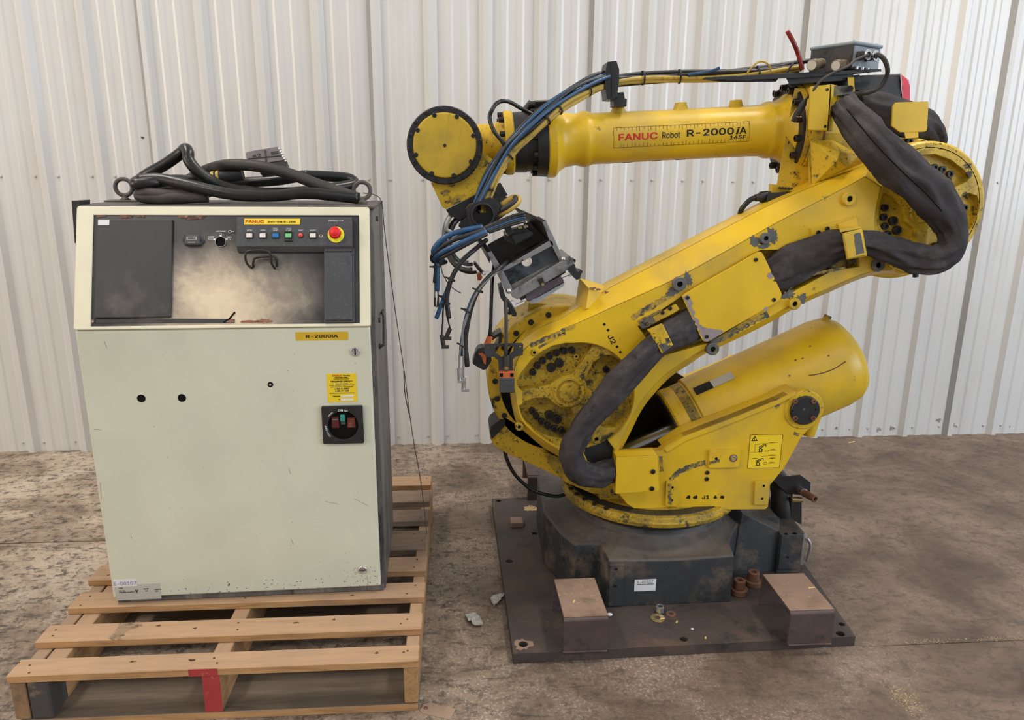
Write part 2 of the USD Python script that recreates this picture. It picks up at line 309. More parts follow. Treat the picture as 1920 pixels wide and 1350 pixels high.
M_rust = layered('rusty_channel_steel', (0.25, 0.165, 0.122), [((0.13, 0.075, 0.05), 9, 0.48, 0.2, S1, 4, 0.42, None), ((0.42, 0.30, 0.21), 70, 0.60, 0.1, S1, 9, 0.45, None), ((0.10, 0.09, 0.04), 8, 0.62, 0.1, S1, 6, 0.5, None)], rough=0.75, bev=0.004, bump=0.5, bscale=220)
M_brownplate = layered('oily_brown_plate', (0.048, 0.038, 0.035), [((0.02, 0.018, 0.017), 14, 0.52, 0.15, S1, 6, 0.45, 0.5)], rough=0.6)
M_rustdark = layered('dark_mill_scale_steel', (0.075, 0.050, 0.048), [((0.14, 0.08, 0.055), 12, 0.52, 0.2, S1, 5, 0.45, None), ((0.035, 0.03, 0.032), 25, 0.52, 0.15, S1, 6, 0.45, None)], rough=0.5, bev=0.003, bump=0.3, bscale=160)
M_rustred = layered('red_rust_bushing', (0.16, 0.072, 0.042), [((0.08, 0.04, 0.025), 40, 0.5, 0.2, S1, 12, 0.42, None)], rough=0.8, bump=0.4)
M_door = layered('pale_green_enamel', (0.62, 0.625, 0.50), [((0.56, 0.56, 0.445), 3, 0.55, 0.3, S1, 1.5, 0.5, None), ((0.10, 0.10, 0.08), 90, 0.72, 0.03, S1, 7, 0.55, 0.6)], rough=0.42, bev=0.004, var=0.04)
M_cream = layered('cream_enamel', (0.73, 0.69, 0.52), [((0.58, 0.53, 0.40), 5, 0.56, 0.25, S1, 2.5, 0.5, None), ((0.14, 0.12, 0.09), 90, 0.72, 0.03, S1, 7, 0.55, 0.6)], rough=0.40, bev=0.004, var=0.05)
M_cabdark = layered('dark_grey_cabinet_paint', (0.095, 0.093, 0.092), [((0.24, 0.21, 0.18), 3, 0.46, 0.25, (6, 6, 0.9), 3, 0.40, 0.7), ((0.03, 0.03, 0.03), 10, 0.52, 0.15, (4, 4, 0.8), 3, 0.45, 0.6)], rough=0.42, bev=0.003, bump=0.1)
M_cabtop = layered('dusty_dark_cabinet_top', (0.085, 0.075, 0.070), [((0.17, 0.14, 0.12), 9, 0.48, 0.2, S1, 4, 0.42, 0.8)], rough=0.55, bev=0.003)
M_fascia = layered('worn_black_fascia', (0.034, 0.033, 0.034), [((0.13, 0.115, 0.10), 9, 0.50, 0.3, S1, 4, 0.46, 0.5), ((0.16, 0.14, 0.12), 60, 0.62, 0.1, S1, 6, 0.5, None)], rough=0.45, bev=0.002)
M_charcoal = layered('charcoal_plastic', (0.052, 0.054, 0.060), [((0.085, 0.085, 0.09), 200, 0.5, 0.2, S1, 8, 0.4, None)], rough=0.5, bev=0.002)
M_chip = layered('rust_chip', (0.25, 0.11, 0.07), [((0.50, 0.40, 0.30), 120, 0.56, 0.08, S1, 20, 0.4, None), ((0.10, 0.05, 0.04), 60, 0.5, 0.1, S1, 20, 0.4, None)], rough=0.85, bump=0.4)
M_white = plain('white_print', (0.75, 0.75, 0.75), 0.6, 0, 0.3, 0.05)
M_black_print = plain('black_print', (0.012, 0.012, 0.012), 0.6, 0, 0.3, 0.05)
M_red_print = plain('red_print', (0.52, 0.020, 0.015), 0.5, 0, 0.3, 0.1)
M_brownprint = plain('brown_fine_print', (0.16, 0.07, 0.01), 0.6, 0, 0.3, 0.1)
M_label_y = plain('yellow_label', (0.83, 0.60, 0.02), 0.38, 0, 0.5, 0.04)
M_label_g = plain('gold_label', (0.62, 0.40, 0.02), 0.38, 0, 0.5, 0.04)
M_label_w = plain('white_label', (0.72, 0.72, 0.74), 0.45, 0, 0.5, 0.05)
M_label_grey = plain('grey_nameplate', (0.52, 0.50, 0.45), 0.4, 0.1, 0.5, 0.06)
M_inkblue = plain('grey_blue_print', (0.22, 0.24, 0.34), 0.6)
M_btn_w = plain('white_button', (0.72, 0.68, 0.66), 0.35, 0, 0.5, 0.05, bev=0.001)
M_btn_b = plain('blue_button', (0.01, 0.16, 0.46), 0.3, 0, 0.5, 0.05, bev=0.001)
M_btn_g = plain('green_button', (0.17, 0.55, 0.20), 0.3, 0, 0.5, 0.05, bev=0.001)
M_btn_r = plain('red_button', (0.75, 0.06, 0.05), 0.3, 0, 0.5, 0.05, bev=0.002)
M_estop = plain('red_mushroom', (0.70, 0.012, 0.012), 0.35, 0, 0.5, 0.05, bev=0.001)
M_lime = plain('yellow_ring', (0.80, 0.85, 0.02), 0.45, 0, 0.5, 0.05)
M_teal = plain('teal_switch', (0.03, 0.25, 0.20), 0.4)
M_lcd = plain('lcd_grey', (0.36, 0.36, 0.33), 0.25)
M_orange = layered('dirty_orange_plastic', (0.55, 0.13, 0.04), [((0.16, 0.05, 0.03), 60, 0.52, 0.15, S1, 20, 0.44, None)], rough=0.45, bev=0.001)
M_paper = plain('crumpled_paper', (0.40, 0.39, 0.36), 0.8, 0, 0.2, 0.15, 60)
M_card = layered('brown_card', (0.30, 0.21, 0.15), [((0.18, 0.12, 0.09), 40, 0.5, 0.2, S1, 12, 0.42, None)], rough=0.8)
M_straw = plain('pale_wood_chip', (0.62, 0.45, 0.17), 0.7, 0, 0.3, 0.2, 60)
M_saw = plain('sawdust_flakes', (0.42, 0.32, 0.17), 0.8, 0, 0.2, 0.3, 90)
M_flaky = layered('flaky_tan_rust', (0.40, 0.30, 0.16), [((0.18, 0.10, 0.06), 90, 0.5, 0.1, S1, 30, 0.4, None)], rough=0.8)
M_wire = plain('thin_grey_wire', (0.10, 0.09, 0.085), 0.5)
# ---------------------------------------------------------------- the hall: concrete floor and ribbed sheet-metal wall
def floor_mat():
    V = lambda k, rot, sc: (k, ('mapping', {'rotation': (0, 0, rot), 'scale': sc}))
    n = dict([V('ma', 0.45, (1, 1.0, 1)), V('mb', 1.0, (1.3, 4.2, 1)), V('mc', -0.8, (1.2, 3.6, 1))])
    N = lambda s, d=6.0, r=0.6, w=0.0: ('noise_texture', {'scale': s, 'detail': d, 'roughness': r, 'distortion': w})
    R = lambda a, b, lo=0.0, hi=1.0: ('map_range', {'from_min': a, 'from_max': b, 'to_min': lo, 'to_max': hi, 'clamp': True})
    X = lambda c: ('mix_color', {'b': c}); MU = lambda k=None: ('math', {'math_type': 'multiply', **({'value2': k} if k is not None else {})})
    n.update({'g': ('geometry', {}), 'sx': ('separate_xyz', {}), 'big': N(0.9, 4.0, 0.55, 0.3), 'mid': N(3.0, 10.0, 0.64, 0.6), 'fin': N(34.0, 8.0, 0.72), 'grit': N(120.0, 5.0, 0.75), 'sb': N(9.0, 8.0, 0.68, 0.5), 'sc': N(7.0, 8.0, 0.68, 0.5), 'pit': N(16.0, 5.0, 0.6),
      'brown': ('rgb_ramp', {'ramp': [(0.30, (0.068, 0.045, 0.033)), (0.42, (0.122, 0.085, 0.063)), (0.55, (0.180, 0.128, 0.096)), (0.70, (0.262, 0.195, 0.152))]}),
      'pale': ('rgb_ramp', {'ramp': [(0.32, (0.105, 0.078, 0.057)), (0.44, (0.27, 0.208, 0.150)), (0.55, (0.425, 0.342, 0.256)), (0.70, (0.56, 0.47, 0.37))]}),
      'lx': R(0.35, -0.75), 'ln': R(0.36, 0.52, 0.55), 'la': MU(), 'mix': ('mix_color', {}),
      'q1': R(0.55, 0.62), 'k1': MU(), 'x1': X((0.060, 0.043, 0.033)), 'q2': R(0.58, 0.65), 'k2': MU(), 'x2': X((0.052, 0.040, 0.031)),
      'q3': R(0.52, 0.60), 'gl': R(1.3, -0.4, 0.16, 0.95), 'k3': MU(), 'gm': R(0.44, 0.58, 0.15), 'k3b': MU(), 'x3': X((0.50, 0.45, 0.385)),
      'q4': R(0.48, 0.38), 'k4': MU(), 'x4': X((0.042, 0.031, 0.025)), 'q5': R(0.56, 0.66), 'k5': MU(0.6), 'x5': X((0.085, 0.064, 0.050)),
      'gd': R(0.7, -0.4, 0.40, 0.78), 'hs': ('math', {'math_type': 'add'}), 'b': ('bump', {'strength': 0.35, 'distance': 0.003}), 'rr': R(0.3, 0.7, 0.5, 0.75), 'p': ('principled_bsdf', {'specular_ior_level': 0.4})})
    l = [('g.position', 'sx.vector'), ('sx.x', 'gd.value'), ('gd.result', 'k1.value2'), ('gd.result', 'k2.value2'), ('gd.result', 'k4.value2')] + [('g.position', k + '.vector') for k in ('ma', 'mb', 'mc', 'big', 'fin', 'grit', 'pit')] + [('ma.vector', 'mid.vector'), ('mb.vector', 'sb.vector'), ('mc.vector', 'sc.vector'),
      ('mid.fac', 'brown.fac'), ('mid.fac', 'pale.fac'), ('sx.x', 'lx.value'), ('big.fac', 'ln.value'), ('lx.result', 'la.value1'), ('ln.result', 'la.value2'), ('la.value', 'mix.fac'), ('brown.color', 'mix.a'), ('pale.color', 'mix.b'),
      ('sb.fac', 'q1.value'), ('q1.result', 'k1.value1'), ('k1.value', 'x1.fac'), ('mix.result', 'x1.a'), ('sc.fac', 'q2.value'), ('q2.result', 'k2.value1'), ('k2.value', 'x2.fac'), ('x1.result', 'x2.a'),
      ('pit.fac', 'q5.value'), ('q5.result', 'k5.value1'), ('k5.value', 'x5.fac'), ('x2.result', 'x5.a'),
      ('grit.fac', 'q3.value'), ('sx.x', 'gl.value'), ('q3.result', 'k3.value1'), ('gl.result', 'k3.value2'), ('mid.fac', 'gm.value'), ('k3.value', 'k3b.value1'), ('gm.result', 'k3b.value2'), ('k3b.value', 'x3.fac'), ('x5.result', 'x3.a'),
      ('fin.fac', 'q4.value'), ('q4.result', 'k4.value1'), ('k4.value', 'x4.fac'), ('x3.result', 'x4.a'), ('x4.result', 'p.base_color'),
      ('fin.fac', 'hs.value1'), ('pit.fac', 'hs.value2'), ('hs.value', 'b.height'), ('b.normal', 'p.normal'), ('mid.fac', 'rr.value'), ('rr.result', 'p.roughness')]
    return mat('worn_concrete', n, l)
M_floor = floor_mat()
fl = setting('floor', 'worn brown concrete floor with pale scuffs and flecks')
XS, GAP, D = -0.30, 0.004, 3.302
def slab(x0, x1, y0, y1): return xbox(x0, x1, y0, y1, -0.12, 0.0)
part(fl, 'floor_slab', slab(-7, XS, -4, 2.42), M_floor, False)
part(fl, 'floor_slab', slab(-7, XS, 2.42 + 0.007, 3.6), M_floor, False)
part(fl, 'floor_slab', slab(XS, 1.15, -4, 3.6), M_floor, False)
part(fl, 'floor_slab', slab(1.15, 7, -4, 1.694), M_floor, False)
part(fl, 'floor_slab', slab(1.15, 7, 1.697, 3.6), M_floor, False)

M_wall = layered('white_wall_enamel', (0.625, 0.620, 0.610), [((0.56, 0.535, 0.505), 3, 0.52, 0.3, (3, 3, 0.5), 1.5, 0.45, None), ((0.20, 0.16, 0.13), 150, 0.745, 0.02, S1, 5, 0.52, None)], rough=0.25, var=0.025, vscale=2.0)
M_screw = plain('grey_screw', (0.52, 0.50, 0.47), 0.4, 0.2)
wl = setting('wall_back', 'white ribbed sheet metal wall')
PITCH_R, X0R, WH = 0.2286, -1.9606, 4.6
def rib_profile():
    return [(-0.005, 0.0), (0.013, 0.020), (0.034, 0.020), (0.052, 0.0)]
def minor(c): return [(c - 0.020, 0.0), (c - 0.010, 0.0036), (c + 0.010, 0.0036), (c + 0.020, 0.0)]
def wall_panel(k0, n, last):
    prof = []
    for k in range(k0, k0 + n + 1):
        x = X0R + PITCH_R * k
        prof += [(x + a, b) for a, b in rib_profile()]
        if k < k0 + n: prof += [(x + a, b) for c in (0.098, 0.164) for a, b in minor(c)]
    if not last: prof = prof[:-1] + [(prof[-2][0] + 0.007, 0.0125)]
    pr = np.array(prof); lift = 0.0012
    if not last: pr[-2:, 1] += 0.0028
    top = [(x, D - d - lift) for x, d in pr]; bot = [(x, D - d + 0.0015) for x, d in pr[::-1]]
    g = Polygon(top + bot).buffer(0)
    m = trimesh.creation.extrude_polygon(g, WH, engine='earcut'); return m
_k = -21
while _k < 44:
    p = part(wl, 'wall_panel', wall_panel(_k, 4, False), M_wall, False)
    for k in range(_k, _k + 4):
        for dx in (-0.022, 0.070):
            for z in (1.214, 0.040):
                if -6 < k < 27:
                    x = X0R + PITCH_R * k + dx
                    part(p, 'screw', lathe([(0, 0.0062), (0.0012, 0.0062), (0.0017, 0.0042), (0.0052, 0.0038)], (x, D - 0.0012, z + 0.003 * math.sin(k * 7 + dx)), (0, -1, 0), 8), M_screw)
    _k += 4
# small dents, rubs and stains that sit on the sheet as thin marks
wf = plane_y(D - 0.0015)
for i, (x, y, rx, ry) in enumerate([(222, 285, .012, .007), (267, 258, .006, .005), (325, 231, .007, .005), (1859, 345, .006, .009), (134, 582, .004, .005), (103, 675, .004, .005)]):
    part(wl, 'scuff', wf.ext(blob(wf.px(x, y), rx, ry, seed=i), -0.0005, 0.0012), M_grey, False)
for i, (x, y, w) in enumerate([(1644, 805, .020), (1672, 803, .012), (1568, 803, .008), (1787, 797, .010), (1760, 788, .012), (1892, 800, .008)]):
    part(wl, 'scuff', wf.ext(blob(wf.px(x, y), w, w * 0.7, seed=20 + i, rough=0.9), -0.0005, 0.0010), M_primer, False)
# ---------------------------------------------------------------- pallet
def wood(name, a, b, dark, axis, dusty=True):
    st = (0.9, 9, 9) if axis == 'x' else (9, 0.9, 9)
    n = {'g': ('geometry', {}), 'oi': ('object_info', {}), 'm': ('mapping', {'scale': st}), 'of': ('math', {'math_type': 'multiply', 'value2': 37.0}), 'cx': ('combine_xyz', {}), 'ad': ('vector_math', {'math_type': 'add'}),
         'n': ('noise_texture', {'scale': 7.0, 'detail': 7.0, 'roughness': 0.62, 'distortion': 0.7}), 'r': ('rgb_ramp', {'ramp': [(0.30, b), (0.50, a), (0.72, tuple(np.minimum(np.array(a) * 1.2, 1)))]}),
         'k': ('noise_texture', {'scale': 2.4, 'detail': 5.0, 'roughness': 0.6}), 'kr': ('map_range', {'from_min': 0.50, 'from_max': 0.72, 'clamp': True}), 'x': ('mix_color', {'b': dark}), 'kk': ('math', {'math_type': 'multiply', 'value2': 0.75}),
         'dz': ('separate_xyz', {}), 'dm': ('map_range', {'from_min': 0.5, 'from_max': 0.9, 'to_max': 0.55 if dusty else 0.0, 'clamp': True}), 'dx': ('mix_color', {'b': (0.40, 0.285, 0.205)}),
         'b': ('bump', {'strength': 0.3, 'distance': 0.002}), 'p': ('principled_bsdf', {'roughness': 0.72, 'specular_ior_level': 0.3})}
    l = [('oi.random', 'of.value1'), ('of.value', 'cx.y'), ('of.value', 'cx.x'), ('g.position', 'ad.vector1'), ('cx.vector', 'ad.vector2'), ('ad.vector', 'm.vector'), ('m.vector', 'n.vector'), ('n.fac', 'r.fac'), ('ad.vector', 'k.vector'), ('k.fac', 'kr.value'), ('kr.result', 'kk.value1'), ('kk.value', 'x.fac'), ('r.color', 'x.a'),
         ('g.true_normal', 'dz.vector'), ('dz.z', 'dm.value'), ('dm.result', 'dx.fac'), ('x.result', 'dx.a'), ('dx.result', 'p.base_color'), ('n.fac', 'b.height'), ('b.normal', 'p.normal')]
    return mat(name, n, l)
W1 = wood('pallet_wood_fresh', (0.43, 0.245, 0.110), (0.29, 0.150, 0.060), (0.16, 0.10, 0.07), 'x')
W2 = wood('pallet_wood_grey', (0.25, 0.18, 0.125), (0.17, 0.12, 0.08), (0.10, 0.075, 0.058), 'x', False)
W3 = wood('stringer_wood', (0.37, 0.215, 0.10), (0.24, 0.135, 0.062), (0.10, 0.075, 0.06), 'y')
W4 = wood('dark_bottom_board_wood', (0.135, 0.105, 0.078), (0.085, 0.066, 0.05), (0.05, 0.04, 0.035), 'x', False)
M_redwood = layered('red_paint_on_wood', (0.36, 0.035, 0.035), [((0.42, 0.20, 0.11), 60, 0.58, 0.1, (1, 1, 1), 12, 0.45, None)], rough=0.7)
M_charwood = layered('charred_wood_end', (0.05, 0.045, 0.043), [((0.16, 0.11, 0.07), 30, 0.55, 0.1, S1, 8, 0.5, None)], rough=0.8, bump=0.6, bscale=90)
M_stain = layered('greyed_wood_stain', (0.30, 0.20, 0.12), [((0.06, 0.05, 0.042), 30, 0.48, 0.15, (1, 3, 1), 12, 0.40, None)], rough=0.8)
M_knot = plain('wood_knot', (0.085, 0.045, 0.028), 0.8, 0, 0.2, 0.3, 80)
PX0, PX1, PY0, PY1 = -1.036, -0.105, 1.520, 2.602
pal = thing('pallet', (-0.57, 2.06, 0), 'worn wooden shipping pallet with a red painted stringer end under the controller', 'pallet')
boards = [(1.520, 1.581), (1.645, 1.716), (1.789, 1.863), (1.925, 2.005), (2.076, 2.170), (2.235, 2.322), (2.380, 2.468), (2.519, 2.602)]
rp = np.random.default_rng(3)
def plank(x0, x1, y0, y1, z0, z1, b=0.0022):
    return xbox(x0, x1, y0, y1, z0, z1, b)
for i, (a, b) in enumerate(boards):
    l = PX0 + (0, -0.004, 0.002, -0.01, -0.016, -0.01, -0.006, -0.008)[i]; r = PX1 + (0, 0.001, 0.002, 0.001, -0.004, -0.003, -0.005, -0.006)[i]
    bd = part(pal, 'deck_board', plank(l, r, a, b, 0.1195, 0.140), (W1, W1, W1, W1, W2, W2, W2, W1)[i], 20)
    for xs in (PX0 + 0.03, -0.57, PX1 - 0.03):
        for yy in (a + 0.02, b - 0.022):
            part(bd, 'nail', lathe([(0, 0.003), (0.0005, 0.0026)], (xs + rp.normal() * 0.008, yy + rp.normal() * 0.004, 0.140), (0, 0, 1), 7), M_knot)
    if i < 4:
        for q in range(4 if i < 3 else 2):
            g = blob((l + (r - l) * rp.random(), a + (b - a) * (0.2 + 0.6 * rp.random())), 0.004 + 0.004 * rp.random(), 0.002 + 0.002 * rp.random(), 10, 0.6, q + 10 * i)
            part(bd, 'knot', Frame((0, 0, 0.140), (1, 0, 0), (0, 1, 0)).ext(g, -0.0005, 0.0004), M_knot, False)
f0 = plane_y(PY0)
bd1 = '/World/pallet/deck_board'
part(bd1, 'red_mark', f0.box(-0.633, -0.568, 0.1203, 0.1392, 0, 0.0006), M_redwood, False, 'patch of red paint')
part('/World/pallet/deck_board_001', 'stain', Frame((0, 0, 0.140), (1, 0, 0), (0, 1, 0)).ext(ragged([(-0.872, 1.648), (-0.838, 1.648), (-0.832, 1.680), (-0.805, 1.700), (-0.82, 1.714), (-0.868, 1.712), (-0.862, 1.68)], 0.004, 5, 0.004), -0.0005, 0.0003), M_stain, False, 'dark burnt stain')
for i, (a, b) in enumerate(((PX0 + 0.002, PX0 + 0.036), (-0.606, -0.566), (PX1 - 0.036, PX1 - 0.004))):
    s = part(pal, 'stringer', cat(plank(a, b, PY0 + 0.004, PY1 - 0.004, 0.019, 0.1195), ), W3, 20)
    if i == 1: part(s, 'red_end', f0.box(a, b, 0.020, 0.119, -0.0045, -0.0030), M_redwood, False, 'red painted end of the middle stringer')
s2 = part(pal, 'stringer', plank(PX0 + 0.040, PX0 + 0.085, PY0 + 0.006, PY1 - 0.3, 0.019, 0.1195), W3, 20, 'doubled stringer with a charred dark end')
part(s2, 'charred_end', xbox(PX0 + 0.0395, PX0 + 0.0865, PY0 + 0.002, PY0 + 0.075, 0.0195, 0.1185, 0.004), M_charwood, 20, 'charred dark end')
for a, b in ((1.522, 1.66), (1.90, 1.99), (2.14, 2.23), (2.46, 2.60)):
    part(pal, 'bottom_board', plank(PX0 + (0.012 if a < 1.6 else 0), PX1 - 0.003, a, b, 0.0, 0.019), W4 if a < 1.6 else W2, 20)
part('/World/pallet/bottom_board', 'front_edge', f0.box(PX0 + 0.013, PX1 - 0.004, 0.0008, 0.0182, -0.004, -0.0015), W1, False, 'pale worn front edge')
# ---------------------------------------------------------------- robot controller cabinet
CU_ = norm((1.0, 0.028, 0.0))
CF0 = Frame((-0.918, 1.797, 0.0), CU_, (0, 0, 1))              # door plane: u along the front, v = height
cab = thing('controller_cabinet', CF0.at(0.355, 0.0, -0.2) * [1, 1, 0] + [0, 0, 0.14], 'tall cream and dark grey robot control cabinet standing on the wooden pallet', 'control cabinet')
WID, ZB, ZT = 0.708, 0.1405, 1.168
body = part(cab, 'body', CF0.put(hull([(u, v, n) for u in (0.004, WID) for v, n in ((ZB, -0.022), (0.885, -0.016), (ZT - 0.004, -0.108), (ZT - 0.004, -0.402), (0.165, -0.402), (ZB, -0.38))])), M_cabdark, 20, 'dark grey steel body')
part(cab, 'top_cover', CF0.box(-0.002, WID + 0.002, ZT - 0.006, ZT + 0.002, -0.406, -0.098, 0.002), M_cabtop, 20, 'dusty dark top cover')
door = part(cab, 'door', CF0.box(0.0, WID - 0.012, 0.158, 0.880, -0.018, 0.0, 0.004), M_door, 25, 'pale green front door')
part(cab, 'plinth', CF0.box(0.006, WID - 0.004, ZB, 0.157, -0.30, -0.008, 0.002), M_cabdark, 20)
# upper sloped head
SF = Frame(CF0.at(0, 0.8835, 0.004), CU_, CF0.V * 0.2835 - CF0.N * 0.1020)
HT = math.hypot(0.2835, 0.1020)
op = SF.pxs([(175, 403), (673, 408), (674, 606), (170, 606)])
opening = Polygon(op)
ou0, ou1, ov0, ov1 = min(p[0] for p in op), max(p[0] for p in op), min(p[1] for p in op), max(p[1] for p in op)
frame_poly = rrect(0.0, WID - 0.010, 0.0, HT, 0.006).difference(sbox(ou0, ov0, ou1, ov1))
part(cab, 'head_frame', SF.ext(frame_poly, -0.022, 0.0), M_cream, 20, 'cream upper frame, leaning back')
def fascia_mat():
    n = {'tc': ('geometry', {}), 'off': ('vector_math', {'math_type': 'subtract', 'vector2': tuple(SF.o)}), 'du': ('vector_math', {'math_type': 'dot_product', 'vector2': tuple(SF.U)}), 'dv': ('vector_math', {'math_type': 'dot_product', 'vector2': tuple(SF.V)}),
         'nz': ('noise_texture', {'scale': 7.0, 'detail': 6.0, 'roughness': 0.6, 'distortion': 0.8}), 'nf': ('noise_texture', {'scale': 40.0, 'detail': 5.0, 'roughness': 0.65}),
         # worn paint and the ceiling lamp's reflection painted in as one pale oval
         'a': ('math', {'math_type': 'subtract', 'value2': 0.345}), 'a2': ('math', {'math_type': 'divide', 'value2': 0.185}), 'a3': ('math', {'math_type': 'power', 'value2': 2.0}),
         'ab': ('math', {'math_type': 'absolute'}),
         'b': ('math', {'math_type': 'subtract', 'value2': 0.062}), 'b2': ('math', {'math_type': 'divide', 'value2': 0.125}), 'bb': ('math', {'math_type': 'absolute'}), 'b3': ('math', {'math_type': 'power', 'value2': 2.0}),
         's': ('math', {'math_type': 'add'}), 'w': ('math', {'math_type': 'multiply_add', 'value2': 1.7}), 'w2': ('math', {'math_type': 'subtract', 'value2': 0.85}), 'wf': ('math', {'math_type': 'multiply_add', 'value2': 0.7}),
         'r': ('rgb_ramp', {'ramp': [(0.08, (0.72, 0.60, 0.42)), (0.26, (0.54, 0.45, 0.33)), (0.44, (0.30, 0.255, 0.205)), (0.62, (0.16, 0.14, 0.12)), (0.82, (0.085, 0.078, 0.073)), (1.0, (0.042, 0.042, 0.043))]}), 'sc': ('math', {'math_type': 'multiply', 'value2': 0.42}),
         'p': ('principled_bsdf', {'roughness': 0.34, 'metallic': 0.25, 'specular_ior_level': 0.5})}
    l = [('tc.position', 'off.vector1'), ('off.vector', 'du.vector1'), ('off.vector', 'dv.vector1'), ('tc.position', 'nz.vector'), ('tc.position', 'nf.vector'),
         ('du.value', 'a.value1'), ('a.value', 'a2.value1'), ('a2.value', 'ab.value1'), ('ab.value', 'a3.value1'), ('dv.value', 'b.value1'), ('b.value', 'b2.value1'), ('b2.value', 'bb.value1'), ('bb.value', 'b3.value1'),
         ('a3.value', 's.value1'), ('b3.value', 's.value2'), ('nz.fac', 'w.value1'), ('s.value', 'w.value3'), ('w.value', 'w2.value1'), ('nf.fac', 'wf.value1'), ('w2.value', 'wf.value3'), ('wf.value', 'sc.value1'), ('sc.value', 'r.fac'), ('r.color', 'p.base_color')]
    return mat('rubbed_glow_fascia', n, l)
M_rub_glow = fascia_mat()
fas = part(cab, 'fascia', SF.box(ou0 - 0.004, ou1 + 0.004, ov0 - 0.004, ov1 + 0.004, -0.024, -0.004), M_rub_glow, False, 'black fascia, worn tan in the middle with a painted lamp reflection')
for k, pl in enumerate([[(172, 405), (184, 405), (180, 606), (171, 606)], [(172, 597), (440, 598), (440, 606), (171, 606)], [(662, 407), (672, 407), (674, 606), (664, 606)]]):
    part(fas, 'edge_strip', SF.ext(SF.poly(pl, -0.003), -0.004, -0.0028), M_fascia, False)
cov = SF.px(183, 411), SF.px(321, 595)
part(cab, 'blank_cover', SF.box(cov[0][0], cov[1][0], cov[1][1], cov[0][1], -0.004, 0.004, 0.0015), M_fascia, 20, 'large black blanking cover')
a, b = SF.px(184, 412, .004), SF.px(205, 422, .004)
part('/World/controller_cabinet/blank_cover', 'sticker', SF.box(a[0], b[0], b[1], a[1], 0.004, 0.0045), M_label_w, False)
for k, (x, y, w, h) in enumerate([(188, 405, .011, .004), (236, 406, .014, .0045), (259, 405, .006, .003), (268, 405, .004, .003), (362, 407, .032, .0055), (172, 603, .005, .006), (472, 603, .026, .003), (495, 602, .018, .005), (432, 602, .010, .004)]):
    c = SF.px(x, y, -.003)
    part(fas, 'paint_chip', SF.ext(blob(c, w, h, 24, 0.5, 40 + k).intersection(sbox(ou0, ov0, ou1, ov1)), -0.0042, -0.0026), M_chip, False, 'rusty paint chip')
cr = [SF.px(*q, -.003) for q in [(420, 604), (430, 598), (438, 588), (440, 586)]]
part(fas, 'paint_chip', SF.ext(LineString([tuple(c) for c in cr]).buffer(0.0018), -0.0042, -0.0024), M_hole, False, 'dark crooked scratch')
# hour meter
c = SF.px(362, 451)
hm = part(cab, 'hour_meter', cat(SF.box(c[0] - .018, c[0] + .018, c[1] - .013, c[1] + .013, -.004, .010, .003), SF.ext(Polygon([(c[0] - .027, c[1]), (c[0] - .019, c[1] + .011), (c[0] + .019, c[1] + .011), (c[0] + .027, c[1]), (c[0] + .019, c[1] - .011), (c[0] - .019, c[1] - .011)]), -.004, .002)), M_charcoal, 20)
part(hm, 'display', SF.box(c[0] - .012, c[0] + .012, c[1] - .001, c[1] + .007, .0095, .0104), M_lcd, False)
part(hm, 'digits', SF.text('00000', (c[0], c[1] + .003), .018, .005, .0104), M_black_print, False)
part(hm, 'caption', SF.text('HOURS', (c[0], c[1] - .007), .016, .0035, .0101), M_lcd, False)
for s in (-1, 1): part(hm, 'screw', SF.disc((c[0] + s * .0215, c[1]), .0028, .002, .0035, 8), M_bolt)
# mode switch hole
c = SF.px(413, 453)
ms = part(cab, 'mode_switch', SF.put(pipe((c[0], c[1], -.004), (c[0], c[1], -.0005), .0135, .0125, 24)), M_lcd, 30, 'keyed mode switch opening')
part(ms, 'hole', SF.disc(c, .0126, -.004, -.0028, 24), M_hole)
for dx, dy in ((-.014, .006), (0, .015), (.014, .006)):
    part(ms, 'mode_mark', SF.box(c[0] + dx - .0025, c[0] + dx + .0025, c[1] + dy - .0025, c[1] + dy + .0025, -.004, -.0028), M_white, False)
part(ms, 'print', cat(SF.text('T1', (c[0], c[1] + .021), .006, .004, -.0035), SF.text('<250mm/s', (c[0], c[1] + .027), .024, .004, -.0035), SF.text('T2', (c[0] + .021, c[1] + .006), .006, .004, -.0035), SF.text('100%', (c[0] + .020, c[1] + .012), .012, .004, -.0035),
     SF.ext(sbox(c[0] - .030, c[1] + .006, c[0] - .016, c[1] + .014).difference(sbox(c[0] - .029, c[1] + .007, c[0] - .017, c[1] + .013)), -.0035, -.003), SF.text('AUTO', (c[0] - .023, c[1] + .010), .010, .003, -.0035)), M_white, False)
part(ms, 'print', SF.ext(Point(c[0] + .022, c[1] + .026).buffer(.004).difference(Point(c[0] + .022, c[1] + .026).buffer(.003)).union(sbox(c[0] + .026, c[1] + .0255, c[0] + .032, c[1] + .0268)), -.0035, -.003), M_white, False)
